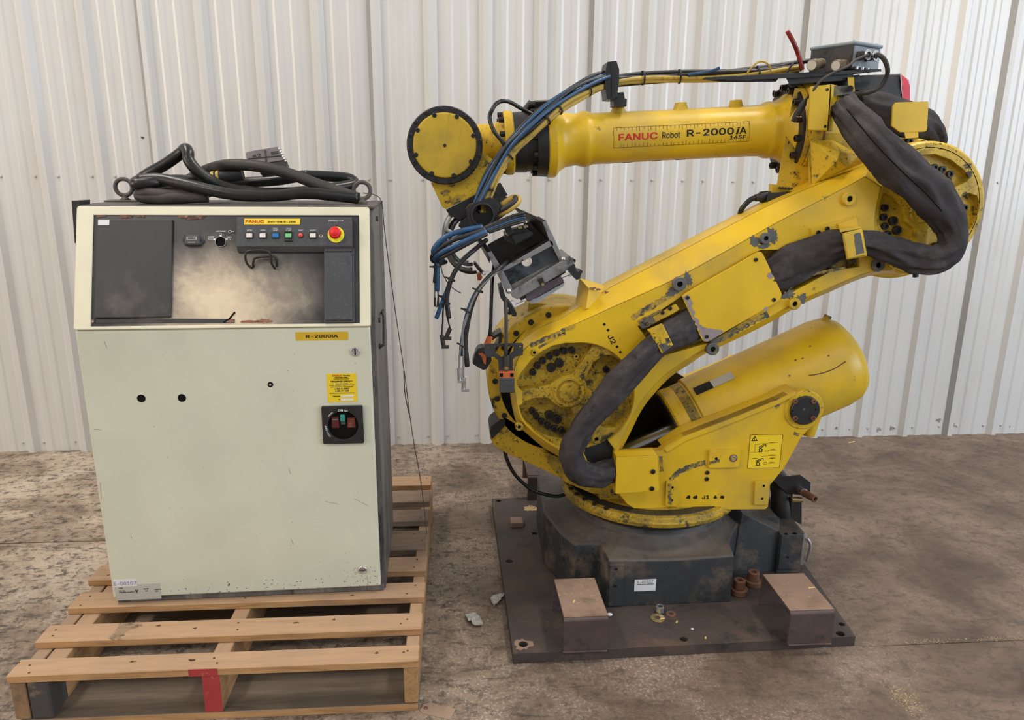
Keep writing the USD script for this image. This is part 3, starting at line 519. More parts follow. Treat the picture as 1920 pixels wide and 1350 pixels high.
# operator panel
P = 0.016
q = SF.pxs([(444, 407), (660, 409), (660, 461), (445, 460)], P)
u0, u1, v1, v0 = q[0][0], q[1][0], q[0][1], q[2][1]
vb = SF.px(445, 472, P * .5)[1]
opn = part(cab, 'operator_panel', SF.put(hull([(u, v, n) for u in (u0, u1) for v, n in ((v1, -.004), (v1, P - .002), (v1 - .002, P), (v0, P), (vb, .004), (vb, -.004))])), M_charcoal, 20, 'charcoal operator panel with buttons')
a, b = SF.px(458, 410, P), SF.px(563, 421, P)
pl = part(opn, 'name_strip', SF.box(a[0], b[0], b[1], a[1], P, P + .001), M_label_y, False, 'yellow maker strip with red and black lettering')
cm = (a[1] + b[1]) / 2; wd = b[0] - a[0]
part(pl, 'lettering', SF.text('FANUC', (a[0] + wd * .19, cm), wd * .33, .0062, P + .001), M_red_print, False)
part(pl, 'lettering', SF.text('SYSTEM R-J3iB', (a[0] + wd * .67, cm - .0008), wd * .50, .0042, P + .001), M_black_print, False)
BT = [('USER1', 468, M_btn_w), ('USER2', 493, M_btn_w), ('RESET', 517, M_btn_b), ('START', 541, M_btn_g), ('FAULT', 564, M_btn_r), ('ON/OFF', 587, M_btn_w)]
for nm, x, m in BT:
    c = SF.px(x, 441.5, P)
    if nm == 'FAULT':
        k = part(opn, 'fault_lamp', SF.disc(c, .0068, P, P + .002, 20), M_black, 30, 'red round fault lamp')
        part(k, 'lens', SF.put(lathe([(0, .0055), (.003, .005), (.0045, .003), (.005, .0006)], (c[0], c[1], P + .002), (0, 0, 1), 18)), M_btn_r)
    else:
        k = part(opn, 'push_button', SF.box(c[0] - .0092, c[0] + .0092, c[1] - .0078, c[1] + .0078, P, P + .0035, .0008), M_black, 20)
        part(k, 'cap', SF.box(c[0] - .0072, c[0] + .0072, c[1] - .0062, c[1] + .0045, P + .002, P + .005, .001), m, 20)
    part(opn, 'caption', SF.text(nm, (c[0], c[1] + .0128), .0025 * len(nm), .0032, P, bold=False), M_white, False)
    if nm == 'START':
        part(k, 'guard', cat(SF.box(c[0] - .0094, c[0] + .0094, c[1] + .0062, c[1] + .0094, P, P + .006, .001), SF.box(c[0] - .0094, c[0] + .0094, c[1] - .0155, c[1] - .0085, P, P + .004, .001)), M_black, 20)
    if nm in ('RESET', 'START'):
        part(opn, 'caption', SF.text({'RESET': 'FAULT', 'START': 'CYCLE'}[nm], (c[0], c[1] + .0172), .0118, .0032, P, bold=False), M_white, False)
c = SF.px(602, 442.5, P)
part(opn, 'power_symbol', SF.ext(Point(*c).buffer(.0036).difference(Point(*c).buffer(.0028)).union(sbox(c[0] - .0004, c[1] - .0016, c[0] + .0004, c[1] + .0016)), P, P + .0005), M_white, False)
c = SF.px(630, 440, P)
es = part(opn, 'emergency_stop', SF.disc(c, .0200, P, P + .0012, 40), M_lime, 30, 'red emergency stop on a yellow ring')
part(es, 'mushroom', SF.put(lathe([(0, .009), (.010, .009), (.011, .0135), (.015, .0148), (.022, .0143), (.0245, .0128), (.0255, .0098), (.0250, .0092), (.0262, .0086), (.0268, .0054), (.0275, .0048), (.0278, .001)], (c[0], c[1], P), (0, 0, 1), 36)), M_estop)
part(opn, 'caption', SF.text('EMERGENCY STOP', SF.px(630, 414, P), .036, .0036, P, bold=False), M_white, False)
# pendant pocket door
a, b = SF.px(607, 464, .010), SF.px(664, 604, .010)
pk = part(cab, 'port_cover', SF.box(a[0], b[0], b[1], a[1], -.004, .006, .001), M_charcoal, 20, 'charcoal hinged port cover')
part(pk, 'lid', SF.box(a[0] + .001, b[0] - .004, b[1] + .005, a[1] - .012, .006, .011, .0012), M_charcoal, 20)
part(pk, 'hinge_strip', SF.box(a[0] + .001, b[0] - .004, a[1] - .0105, a[1] - .002, .006, .010, .0012), M_charcoal, 20)
# wire handle on the fascia
h = [(462, 502, .0), (459, 487, .022), (461, 474, .030), (470, 470, .031), (496, 470, .031), (505, 474, .030), (508, 486, .022), (514, 503, .0)]
hp = [SF.at(*SF.px(471, 502, 0), -.004), SF.at(*SF.px(463, 494, .02), .02), SF.at(*SF.px(460, 480, .034), .034), SF.at(*SF.px(466, 471, .036), .036), SF.at(*SF.px(497, 470, .036), .036), SF.at(*SF.px(507, 477, .034), .034), SF.at(*SF.px(509, 493, .02), .02), SF.at(*SF.px(515, 503, 0), -.004)]
wh = part(cab, 'wire_handle', tube(hp, .0028, 8, 6), M_black, 60, 'black bent wire handle')
part(wh, 'inner_loop', tube([SF.at(*SF.px(x, y, n), n) for x, y, n in ((475, 501, -.003), (475, 491, .006), (481, 483, .008), (510, 481, .008), (518, 485, .008), (519, 499, -.003))], .0030, 8, 6), M_black, 60)
# door fittings
def dpx(x, y, n=0.0): return CF0.px(x, y, n)
for x, y in ((666, 659), (680, 1068)):
    c = dpx(x, y)
    lk = part(cab, 'door_lock', CF0.put(lathe([(0, .0115), (.003, .0115), (.0045, .010), (.0045, .0088), (.003, .0085), (.003, .0005)], (c[0], c[1], 0), (0, 0, 1), 24)), M_zinc, 30, 'slotted zinc quarter-turn lock')
    part(lk, 'slot', CF0.box(c[0] - (.0014 if y < 700 else .008), c[0] + (.0014 if y < 700 else .008), c[1] - (.008 if y < 700 else .0014), c[1] + (.008 if y < 700 else .0014), .003, .0036), M_hole, False)
for x, y, r in ((265, 747, .0098), (341, 746, .0098), (507, 721, .0068)):
    c = dpx(x, y); hh = part(door, 'hole_plug', CF0.disc(c, r, -.001, .0008, 22), M_hole, 30, 'black round plugged hole')
    if r < .008: part(door, 'stud', CF0.disc(c, .0028, .0008, .003, 10), M_zinc)
a, b = dpx(554, 623), dpx(653, 637)
l1 = part(door, 'type_label', CF0.box(a[0], b[0], b[1], a[1], 0, .0008), M_label_g, False, 'gold type label')
part(l1, 'lettering', CF0.text('R-2000iA', ((a[0] + b[0]) / 2, (a[1] + b[1]) / 2), .078, .0085, .0008), M_black_print, False)
a, b = dpx(612, 701), dpx(670, 753)
l2 = part(door, 'support_label', CF0.box(a[0], b[0], b[1], a[1], 0, .0008), M_label_y, False, 'yellow support contact label')
cx = (a[0] + b[0]) / 2; Hh = a[1] - b[1]; Ww = b[0] - a[0]
part(l2, 'lettering', CF0.text('FANUC', (a[0] + Ww * .36, a[1] - Hh * .07), Ww * .32, .0048, .0008), M_red_print, False)
part(l2, 'lettering', cat(CF0.text('Robotics', (a[0] + Ww * .68, a[1] - Hh * .07), Ww * .24, .0036, .0008), CF0.text('FANUC Robotics America', (cx, a[1] - Hh * .13), Ww * .42, .0022, .0008), CF0.text('Rochester Hills, MI 48309', (cx, a[1] - Hh * .18), Ww * .52, .0022, .0008), CF0.text('FOR SUPPORT CONTACT:', (cx, a[1] - Hh * .27), Ww * .74, .0040, .0008),
     CF0.text('Customer Service', (cx, a[1] - Hh * .35), Ww * .42, .0026, .0008), CF0.text('24 Hour Emergency Telephone Message', (cx, a[1] - Hh * .405), Ww * .84, .0026, .0008), CF0.text('(toll free) for in-state support', (cx, a[1] - Hh * .46), Ww * .76, .0026, .0008), CF0.text('1-888-47-ROBOT', (cx, a[1] - Hh * .53), Ww * .50, .0042, .0008), CF0.text('1-888-477-6268', (cx, a[1] - Hh * .605), Ww * .46, .0042, .0008),
     CF0.text('When calling please have the following information ready', (cx, a[1] - Hh * .68), Ww * .86, .0022, .0008), CF0.text('DESIGNATION', (a[0] + Ww * .30, a[1] - Hh * .79), Ww * .24, .0024, .0008), CF0.text('F#', (a[0] + Ww * .39, a[1] - Hh * .90), Ww * .05, .0024, .0008)), M_black_print, False)
for k in (0.80, 0.915):
    part(l2, 'blank_field', CF0.box(a[0] + Ww * .44, a[0] + Ww * .88, a[1] - Hh * k - .0028, a[1] - Hh * k + .0028, .0008, .0012), M_label_w, False)
# disconnect switch
sw = [dpx(603, 761), dpx(680, 762), dpx(683, 830), dpx(606, 831)]
u0, u1, v0, v1 = sw[0][0], sw[1][0], sw[3][1], sw[0][1]
c = ((u0 + u1) / 2 + .001, (v0 + v1) / 2 - .001)
ds = part(cab, 'disconnect_switch', CF0.ext(rrect(u0, u1, v0, v1, .003).difference(Point(*c).buffer(.038)), 0, .008), M_black, 20, 'black square disconnect switch bezel')
part(ds, 'recess', CF0.disc(c, .0385, .0, .0012, 40), M_hole)
part(ds, 'toggle', CF0.box(c[0] - .0065, c[0] + .0055, c[1] + .012, c[1] + .029, .001, .014, .002), M_teal, 20, 'teal toggle')
part(ds, 'toggle_slot', CF0.box(c[0] - .006, c[0] + .005, c[1] + .001, c[1] + .012, .001, .006, .001), M_charcoal, 20)
part(ds, 'sticker', CF0.box(c[0] - .029, c[0] - .011, c[1] - .008, c[1] + .022, .0012, .0018), plain('maroon_sticker', (0.10, 0.012, 0.012), 0.5), False)
part(ds, 'sticker', CF0.box(c[0] + .010, c[0] + .030, c[1] - .008, c[1] + .018, .0012, .0018), plain('dark_red_sticker', (0.16, 0.02, 0.012), 0.5), False)
for k in range(4): part(ds, 'print', CF0.text('BREAKER', (c[0] + .020, c[1] + .013 - .006 * k), .015, .003, .0018), M_chip, False)
part(ds, 'print', CF0.text('DANGER', (c[0] - .020, c[1] + .015), .014, .004, .0018), M_lcd, False)
part(ds, 'print', CF0.text('ON', (c[0] - .005, c[1] + .0405), .012, .006, .008), M_white, False)
part(ds, 'print', CF0.text('OFF', (c[0] - .0425, c[1] - .006), .014, .005, .008, rot=1.75), M_white, False)
part(ds, 'print', CF0.text('(I)', (c[0] + .009, c[1] + .0395), .008, .005, .008), M_white, False)
arc = lambda a0, a1, r: LineString([(c[0] + r * math.cos(t), c[1] + r * math.sin(t)) for t in np.linspace(a0, a1, 10)])
part(ds, 'print', CF0.ext(unary_union([arc(2.2, 2.5, .0435).buffer(.0016), arc(3.5, 3.85, .0425).buffer(.0007), arc(3.5, 3.85, .0455).buffer(.0007)]), .008, .0084), M_lcd, False)
# small specks and rubs on the door
rd_ = np.random.default_rng(21); sp_ = []
for k in range(70):
    u = rd_.random() * (WID - .03) + .01; v = .162 + abs(rd_.normal()) * .018; r = .0005 + .0011 * rd_.random() ** 2
    sp_.append(blob((u, v), r * 1.4, r, 7, .6, k))
for k in range(40): sp_.append(blob((.60 + .09 * rd_.random(), .16 + .06 * rd_.random()), .0008, .0006, 7, .6, k))
for k in range(26): sp_.append(blob((rd_.random() * .68 + .01, .2 + .66 * rd_.random()), .0008, .0006, 7, .6, k))
part(door, 'dirt_specks', CF0.ext(unary_union(sp_), -.0005, .0005), M_fascia, False, 'small dark specks of dirt', kind='stuff')
for k, L in enumerate([((196, 640), (200, 652)), ((610, 940), (635, 945)), ((665, 935), (690, 948)), ((541, 878), (545, 888)), ((188, 905), (190, 935)), ((245, 1003), (247, 1010)), ((688, 1080), (692, 1105)), ((176, 805), (190, 806)), ((545, 1010), (550, 1020))]):
    part(door, 'scratch', CF0.ext(LineString([dpx(*L[0]), dpx(*L[1])]).buffer(.00035), -.0005, .0004), M_primer, False)
# plates at the foot
a, b = dpx(212, 1088), dpx(257, 1098)
k = part(door, 'asset_tag', CF0.box(a[0], b[0], b[1] - .001, a[1], 0, .0008), M_label_w, False, 'white tag with a stamped number')
part(k, 'lettering', CF0.text('E-00107', ((a[0] + b[0]) / 2, (a[1] + b[1]) / 2 - .001), .056, .011, .0008, bold=False), M_inkblue, False)
a, b = dpx(213, 1097), dpx(303, 1122)
k = part(door, 'name_plate', CF0.box(a[0] + .002, b[0], b[1], a[1], 0, .0006), M_label_grey, False, 'grey type plate')
part(k, 'lettering', cat(*[CF0.text(t, (a[0] + .012 + dx, a[1] - .010 - dy), w, .0032, .0006, align='l', bold=False) for t, dx, dy, w in (('TYPE', 0, 0, .010), ('SER. NO.', 0, .008, .016), ('POWER SUPPLY', 0, .0125, .040), ('DATE', .062, .005, .012), ('PH', .066, .011, .006), ('50/60 Hz', .090, .008, .016), ('kVA', .090, .013, .008))]), M_black_print, False)
part(k, 'lettering', CF0.text('Y', (a[0] + .056, a[1] - .021), .008, .010, .0006), M_black_print, False)
# right side: handle rod and clips; left lug; lifting eyes
def side_pt(px, py, off=0.0):
    o = CF0.at(WID, 0, 0); n = CF0.U; d = ray(px, py); return CAM + d * (((o + n * off - CAM) @ n) / (d @ n))
part(cab, 'latch_rod', tube([side_pt(716, 584), side_pt(712, 592) + CF0.U * .010, side_pt(711, 602) + CF0.U * .012, side_pt(711, 640) + CF0.U * .012, side_pt(711, 647) + CF0.U * .010, side_pt(711, 651)], .0035, 8, 5), M_black, 60)
for x, y in ((717, 584), (710, 600), (718.5, 629), (711, 649), (706, 410)):
    c = side_pt(x, y); part(cab, 'side_screw', cyl(c - CF0.U * .001, c + CF0.U * .004, .007, 10), M_black)
part(cab, 'corner_lug', CF0.put(hull([(u, v, n) for u in (-.011, .006) for v, n in ((ZT + .012, -.10), (ZT + .012, -.16), (1.08, -.085), (1.08, -.12))])), M_black, 20, 'black corner lug')
for x, y, n in ((232, 351, -.29), (679, 357, -.20)):
    d = ray(x, y); o = CF0.at(0, 0, n); cc = CAM + d * (((o - CAM) @ CF0.N) / (d @ CF0.N))
    cc[2] = max(cc[2], ZT + .028)
    tor = trimesh.creation.torus(.0215, .0055, 28, 12); T = np.eye(4); T[:3, 0], T[:3, 1], T[:3, 2], T[:3, 3] = CF0.U, CF0.V, CF0.N, cc; tor.apply_transform(T)
    e = part(cab, 'lifting_eye', cat(tor, lathe([(0, .013), (.006, .013), (.010, .008), (.014, .006)], (cc[0], cc[1], ZT + .002), (0, 0, 1), 16)), M_cabtop, 40, 'forged lifting eye')
    if x < 400: part(cab, 'eye_pad', Frame((cc[0], cc[1], ZT + .002), CF0.U, -CF0.N).box(-.045, .04, -.025, .03, 0, .004, .001), M_cabtop, 20)

# ---------------------------------------------------------------- heavy cable coiled on the cabinet
def cab_pt(px, py, n):                                # a point above the cabinet top, n behind the door plane
    o = CF0.at(0, 0, -n); d = ray(px, py); return CAM + d * (((o - CAM) @ CF0.N) / (d @ CF0.N))
def above(p, r): p = np.array(p); p[2] = max(p[2], ZT + .003 + r); return p
coil = thing('coiled_cable', CF0.at(.36, 0, -.27) * [1, 1, 0] + [0, 0, ZT + .002], 'thick black power cable coiled loosely on top of the control cabinet', 'cable')
RC = .0146
run1 = [(672, 372, .16), (600, 347, .18), (540, 325, .20), (485, 312, .215), (430, 309, .24), (390, 318, .28), (352, 338, .33), (320, 352, .36)]
run2 = [(320, 352, .36), (290, 360, .36), (265, 358, .33), (258, 343, .28), (275, 328, .25), (310, 308, .24), (338, 288, .235), (348, 279, .225), (353, 287, .21), (355, 302, .20), (375, 325, .195), (410, 346, .20), (450, 357, .20), (500, 362, .20), (560, 360, .22), (640, 350, .30), (663, 344, .33), (655, 335, .345), (620, 331, .345), (570, 329, .34)]
run3 = [(570, 329, .34), (520, 338, .35), (460, 342, .36), (400, 345, .33), (340, 338, .25), (300, 341, .17), (262, 345, .150), (254, 343, .158), (262, 338, .17)]
run4 = [(262, 338, .17), (300, 336, .165), (350, 346, .145), (400, 358, .13), (450, 366, .125), (510, 367, .13), (570, 362, .14), (620, 366, .15), (672, 372, .16)]
run5 = [(420, 352, .26), (370, 363, .17), (320, 366, .150), (275, 362, .150), (262, 366, .165), (275, 371, .150), (330, 373, .145), (390, 369, .155)]
def run(rs, r=RC): return [above(cab_pt(x, y, n), r) for x, y, n in rs]
for rs, m in ((run1, M_cabledusty), (run2, M_cable), (run3, M_cable), (run4, M_cable), (run5, M_cabledusty)):
    part(coil, 'cable_run', tube(run(rs), RC, 14, 8), m, True)
g0 = run([(440, 332, .24), (410, 334, .25), (395, 337, .26)])
part(coil, 'gland', tube(run([(455, 326, .25), (425, 331, .25), (395, 335, .25)]), .0175, 14, 4), M_rubber, 60)
for a, b in (((413, 332.5), (408, 333.2)), ((404, 333.8), (399, 334.6))):
    pp = run([(a[0], a[1], .25), (b[0], b[1], .25)]); part(coil, 'yellow_band', cyl(pp[0], pp[1], .0183, 18), M_yelcable)
# the many-pole plug, lying tilted on the coil
pc = cab_pt(499, 296, .245); PF = Frame(pc, norm(CF0.U * .98 + np.array([0, 0, .10])), norm(np.array([-.08, .35, .90])))
plug = thing('connector_plug', pc - [0, 0, .03], 'dusty grey rectangular many-pole plug lying on the coiled cable', 'connector')
part(plug, 'hood', PF.put(hull([(u, v, n) for u, v in ((-.045, -.020), (-.050, .012), (-.046, .018), (.034, .024), (.048, -.014)) for n in (-.035, .008)])), plain('dusty_plug_metal', (0.16, 0.145, 0.15), 0.55, 0.2, 0.5, 0.25, 50, 0.3, 200, bev=.002), 20)
part(plug, 'lower_shell', PF.put(hull([(u, v, n) for u, v in ((-.020, -.038), (-.030, -.018), (.050, -.013), (.052, -.034)) for n in (-.035, .006)])), M_black, 20)
part(plug, 'rib', cat(PF.box(-.044, .040, -.003, .000, .007, .0095), PF.box(.000, .003, -.014, .018, .007, .0095), PF.box(.016, .034, .004, .012, .007, .009)), M_black, 20)
part(plug, 'marking', PF.text('82', (-.022, .004), .022, .010, .008, rot=.2), M_black, False)
for k in range(6): part(plug, 'screw', PF.disc((.038 + .0026 * k, .018 - .007 * k), .0030, -.004, .010, 8), M_zinc)
part(plug, 'cable_entry', tube([PF.at(-.045, -.004, -.012), PF.at(-.065, -.006, -.012), PF.at(-.078, -.009, -.012)], .010, 12, 4), M_rubber, 60)
# thin tag wire from the right lifting eye down to the pallet
tw = [side_pt(672, 357, .004), cab_pt(700, 368, .20), side_pt(716, 384, .004), side_pt(723, 450, .02)]
wpts = [cab_pt(681, 362, .20), cab_pt(704, 366, .24), side_pt(716, 381, .004), PY(722, 440, 2.06), PY(738, 560, 2.06), PY(757, 690, 2.07), PY(760, 712, 2.07), PY(768, 775, 2.08), PY(776, 830, 2.09), PY(790, 910, 2.12), PY(800, 975, 2.14)]
wpts[-1][2] = .142
tw = thing('tag_wire', wpts[-1], 'thin grey wire hanging from the right lifting eye down to the pallet', 'wire')
part(tw, 'wire', tube(wpts, .0013, 5, 6), M_wire, True)
part(tw, 'loop', tube([PY(757, 695, 2.07), PY(759, 735, 2.068), PY(766, 772, 2.068), PY(768, 775, 2.08)], .0016, 5, 6), M_wire, True)
# ---------------------------------------------------------------- the steel plate the robot stands on
ZP = 0.030
PF0 = Frame((0, 0, ZP), (1, 0, 0), (0, 1, 0))
def pz(x, y, z=ZP): q = PZ(x, y, z); return (q[0], q[1])
steel = thing('base_plate', (0.6, 2.15, 0), 'wide rusty steel floor plate with fork pockets under the yellow robot', 'steel plate')
outl = Polygon([pz(962, 1226), pz(1604, 1193), pz(1604, 1193) + np.array([0.085, 0.97]), pz(922, 935)])
holes = [Point(*pz(x, y)).buffer(r, quad_segs=5) for x, y, r in ((981, 1208, .012), (1282, 1198, .011), (1575, 1188, .012), (1578, 1170, .009), (955, 1052, .011), (935, 939, .010), (1003, 1000, .010))]
part(steel, 'plate', PF0.ext(outl.difference(unary_union(holes)), -ZP, 0.0), M_rustplate, False)
part(steel, 'hole_bottom', PF0.ext(unary_union([h.buffer(.001) for h in holes[:1]]), -ZP + .001, -ZP + .003), M_hole, False)
for (x, y, r) in ((981, 1208, .026), (996, 953, .026)):
    part(steel, 'rust_ring', PF0.ext(blob(pz(x, y), r, r * .85, 24, .4, x).difference(unary_union([h.buffer(.0005) for h in holes])), -.0004, .0006), M_flaky if x > 990 else M_rust, False, 'flaky rust around a bolt hole')
def fork_pocket(x0, x1, y0, y1, h, yaw, m, lbl):
    t = .007; o = ((x0 + x1) / 2, (y0 + y1) / 2, ZP); F = Frame(o, (math.cos(yaw), math.sin(yaw), 0), (0, 0, 1)); w, d = (x1 - x0) / 2, (y1 - y0) / 2
    outer = rrect(-d, d, -.02, h, .011).intersection(sbox(-d, 0, d, h)); inner = rrect(-d + t, d - t, -.03, h - t, .006).intersection(sbox(-d, -1, d, 1))
    G = Frame(o, np.cross(F.N, F.V) * -1 if False else F.N, (0, 0, 1))
    g = Frame(np.array(o) - F.U * w, -F.N, (0, 0, 1)) if False else Frame(np.array(o), F.N, (0, 0, 1))
    p = part(steel, 'fork_pocket', g.ext(outer.difference(inner), -w, w), M_rustdark, 25, lbl)
    part(p, 'rusty_top', F.put(xbox(-w, w, h - .0005, h + .0006, -d + .006, d - .006)), m, False, 'dusty rusty top face')
    return p
fork_pocket(.262, .379, 1.678, 1.876, .101, .015, M_rust, 'rusty bent channel at the front left')
fork_pocket(.868, .990, 1.672, 1.866, .101, .0, M_rust, 'rusty bent channel at the front right')
q0, q1 = PZ(979, 856, .13), PZ(992, 893, .13)
fork_pocket(q1[0] - .005, q1[0] + .13, q1[1], q0[1] + .02, .101, .0, M_rustdark, 'dark channel at the far left corner')
part(steel, 'weld_bead', cat(*[tube([(x0, 1.6765, ZP + .001), ((x0 + x1) / 2, 1.6765, ZP + .002), (x1, 1.6765, ZP + .001)], .003, 6, 3) for x0, x1 in ((.262, .379),)]), M_rustdark, True)
part(steel, 'weld_bead', tube([(.87, 1.6705, ZP + .001), (.93, 1.6705, ZP + .002), (.988, 1.6705, ZP + .001)], .003, 6, 3), M_rustdark, True)
# loose things on the plate and the floor
def on(px, py, z): q = PZ(px, py, z); return np.array([q[0], q[1], z])
c = on(1237, 1149, ZP); hexp = Polygon([(c[0] + .0125 * math.cos(k * math.pi / 3 + .3), c[1] + .0125 * math.sin(k * math.pi / 3 + .3)) for k in range(6)]).difference(Point(c[0], c[1]).buffer(.0068))
solo('loose_nut', PF0.ext(hexp, .0045, .0225), M_zinc, 'shiny hexagonal nut lying loose on the rusty plate in front of the robot base', 'nut')
c = on(1233, 1160, ZP); solo('flat_washer', pipe(c, c + [0, 0, .0035], .0205, .0085, 28), M_brass, 'large yellowish flat washer lying loose below the shiny nut', 'washer', 'loose washers on the plate')
c = on(1258, 1152, ZP); solo('flat_washer', pipe(c, c + [0, 0, .003], .0145, .0075, 24), M_rustred, 'smaller rusty flat washer to the right of the shiny nut', 'washer', 'loose washers on the plate')
c = on(970, 990, ZP); solo('steel_block', xbox(c[0] - .022, c[0] + .022, c[1] + .0, c[1] + .046, ZP + .0003, ZP + .020, .0015), M_rust, 'small square rusty steel block on the left of the base plate', 'block')
rr = np.random.default_rng(11)
def chip(px, py, L, ang, z, label, m=None):
    q = on(px, py, z); F = Frame((q[0], q[1], z), (math.cos(ang), math.sin(ang), 0), (-math.sin(ang), math.cos(ang), 0))
    solo('wood_chip', F.put(hull([(-L, -.0025, 0), (L, -.002, 0), (-L * .9, .003, 0), (L, .0025, 0), (-L * .8, 0, .003), (L * .8, 0, .0025), (-L, 0, .001)])), m or M_straw, label, 'wood chip', 'scattered wood chips')
chip(1597, 829, .022, .35, 0, 'pale wood splinter on the floor near the wall at right')
chip(1522, 1102, .011, .15, ZP + .1013, 'pale wood splinter lying on the right fork pocket')
chip(1076, 1128, .007, 1.2, ZP + .1013, 'tiny pale splinter on the left fork pocket')
chip(1242, 1160, .008, .2, ZP + .0038, 'yellow wood chip inside the large washer')
chip(1269, 1166, .006, 1.1, ZP, 'small yellow chip right of the washers on the plate')
chip(1323, 1196, .005, 1.2, ZP, 'tiny yellow chip near the middle of the plate front edge')
def crumb(px, py, r, z, label):
    q = on(px, py, z); m = trimesh.creation.icosphere(1, r); m.vertices *= [1.2, .9, .7]; m.apply_translation([q[0], q[1], z + r * .7]); solo('crumb', m, M_label_w, label, 'debris', 'white crumbs on the plate')
crumb(1143, 1155, .007, ZP, 'white crumb beside the left fork pocket')
crumb(1298, 1181, .004, ZP, 'tiny white crumb on the plate right of the washers')
def paper(name, px, py, L, W, ang, seed, label, m, z=0):
    q = on(px, py, z); n = 9; U = np.array([math.cos(ang), math.sin(ang), 0]); V = np.array([-U[1], U[0], 0]); r = np.random.default_rng(seed); v = []
    for i in range(n):
        s = i / (n - 1) - .5; w = W * (1 - (2 * abs(s)) ** 2.5) * (0.8 + .4 * r.random()) + .004
        for k in (-1, -.3, .35, 1):
            v.append(np.array([q[0], q[1], z]) + U * L * s + V * (k * w / 2 + .008 * math.sin(4 * s + seed)) + [0, 0, .003 + .012 * r.random() * (1 - .3 * abs(k)) + .010 * abs(k)])
    v = np.array(v); v = np.vstack([v, v - [0, 0, .0012]]); f = []
    for i in range(n - 1):
        for k in range(3):
            a = i * 4 + k; f += [(a, a + 1, a + 5), (a, a + 5, a + 4), (a + 36, a + 40, a + 41), (a + 36, a + 41, a + 37)]
    for i in range(n - 1): f += [(i * 4, i * 4 + 4, i * 4 + 40), (i * 4, i * 4 + 40, i * 4 + 36), (i * 4 + 3, i * 4 + 39, i * 4 + 43), (i * 4 + 3, i * 4 + 43, i * 4 + 7)]
    for a in (0, 32): f += [(a + k, a + k + 36, a + k + 37) for k in range(3)] + [(a + k, a + k + 37, a + k + 1) for k in range(3)]
    m_ = trimesh.Trimesh(v, f, process=False); m_.vertices[:, 2] -= m_.bounds[0][2] - z; solo(name, m_, m, label, 'scrap', 'torn paper scraps on the floor', smooth=False)
paper('paper_scrap', 889, 1166, .070, .034, -.62, 3, 'grey torn paper scrap on the floor left of the base plate corner', M_paper)
paper('paper_scrap', 934, 1127, .075, .026, 1.15, 8, 'grey curled paper scrap leaning at the left edge of the base plate', M_paper)
q = on(820, 1333, 0); TFm = Frame((q[0], q[1], 0), norm((.93, -.36, 0)), (.36, .93, 0))
tg = thing('paper_tag', (q[0], q[1], 0), 'brown cardboard tag with clipped corners on the floor right of the pallet', 'tag')
part(tg, 'card', TFm.ext(Polygon([(-.040, -.012), (-.030, -.019), (.040, -.019), (.040, .019), (-.030, .019), (-.040, .010)]).difference(Point(-.030, 0).buffer(.003)), .0, .0012), M_card, False)
part(tg, 'eyelet', TFm.put(pipe((-.030, 0, .0), (-.030, 0, .0018), .0055, .003, 14)), M_rustred)
rs_ = np.random.default_rng(5); pts = []
def crumbs(name, spots, label):
    ms = []
    for (x, y, s) in spots:
        m = hull(np.array([(-s, -s * .4, 0), (s, -s * .3, 0), (s * .8, s * .5, 0), (-s * .7, s * .4, 0), (0, 0, s * .7), (s * .4, .1 * s, s * .6)])); a = rs_.random() * 6.3
        R = np.array([[math.cos(a), -math.sin(a), 0], [math.sin(a), math.cos(a), 0], [0, 0, 1]]); m.vertices = m.vertices @ R.T + [x, y, 0.0]; ms.append(m)
    solo(name, cat(*ms), M_saw, label, 'sawdust', kind='stuff', smooth=False)
c = on(1700, 1313, 0); crumbs('sawdust_pile', [(c[0] + rs_.normal() * .016, c[1] + rs_.normal() * .028, .0010 + .0020 * rs_.random()) for _ in range(170)], 'small pile of pale sawdust on the floor at lower right')
crumbs('sawdust_line', [(1.22 + .34 * rs_.random(), 1.707 + .006 * rs_.normal(), .0008 + .0013 * rs_.random()) for _ in range(190)], 'line of pale sawdust along the floor joint at right')
# ---------------------------------------------------------------- the robot
rob = thing('industrial_robot', (0.605, 2.19, ZP), 'large yellow six-axis industrial robot arm folded over its dark base', 'robot arm')
YA = 1.97                                             # front face of the lower arm
AF = plane_y(YA)
J1 = np.array([0.605, 2.19]); J2 = (0.305, 0.657); J3 = (1.26, 1.158); J5 = (-0.036, 1.323)
def z5(pts, ox=900, oy=560, s=3.972): return [(x / s + ox, y / s + oy) for x, y in pts]
def z3(pts): return z5(pts, 1600, 220, 4.218)
def bolt(par, F, px, r, n, name='bolt', m=None, h=.010, hexr=.5, raw=None, n0=None):
    c = F.px(px[0], px[1], n) if raw is None else raw
    b = part(par, name, F.put(lathe([(0, r), (h - .001, r), (h, r - .001), (h, r * hexr), (h - min(.004, h * .45), r * hexr * .95), (h - min(.004, h * .45), r * .05)], (c[0], c[1], n), (0, 0, 1), 12)), m or M_bolt, 30)
    return b
def boss(par, F, px, r, n, h, m, hole=.42):
    c = F.px(px[0], px[1], n + h)
    b = part(par, 'boss', F.put(lathe([(-.01, r), (h - .0015, r), (h, r - .0015), (h, r * hole), (h - .008, r * hole), (h - .008, .0002)], (c[0], c[1], n), (0, 0, 1), 20)), m, 30)
    part(b, 'bore', F.disc(c, r * hole * .98, n + h - .0079, n + h - .004, 14), M_hole)
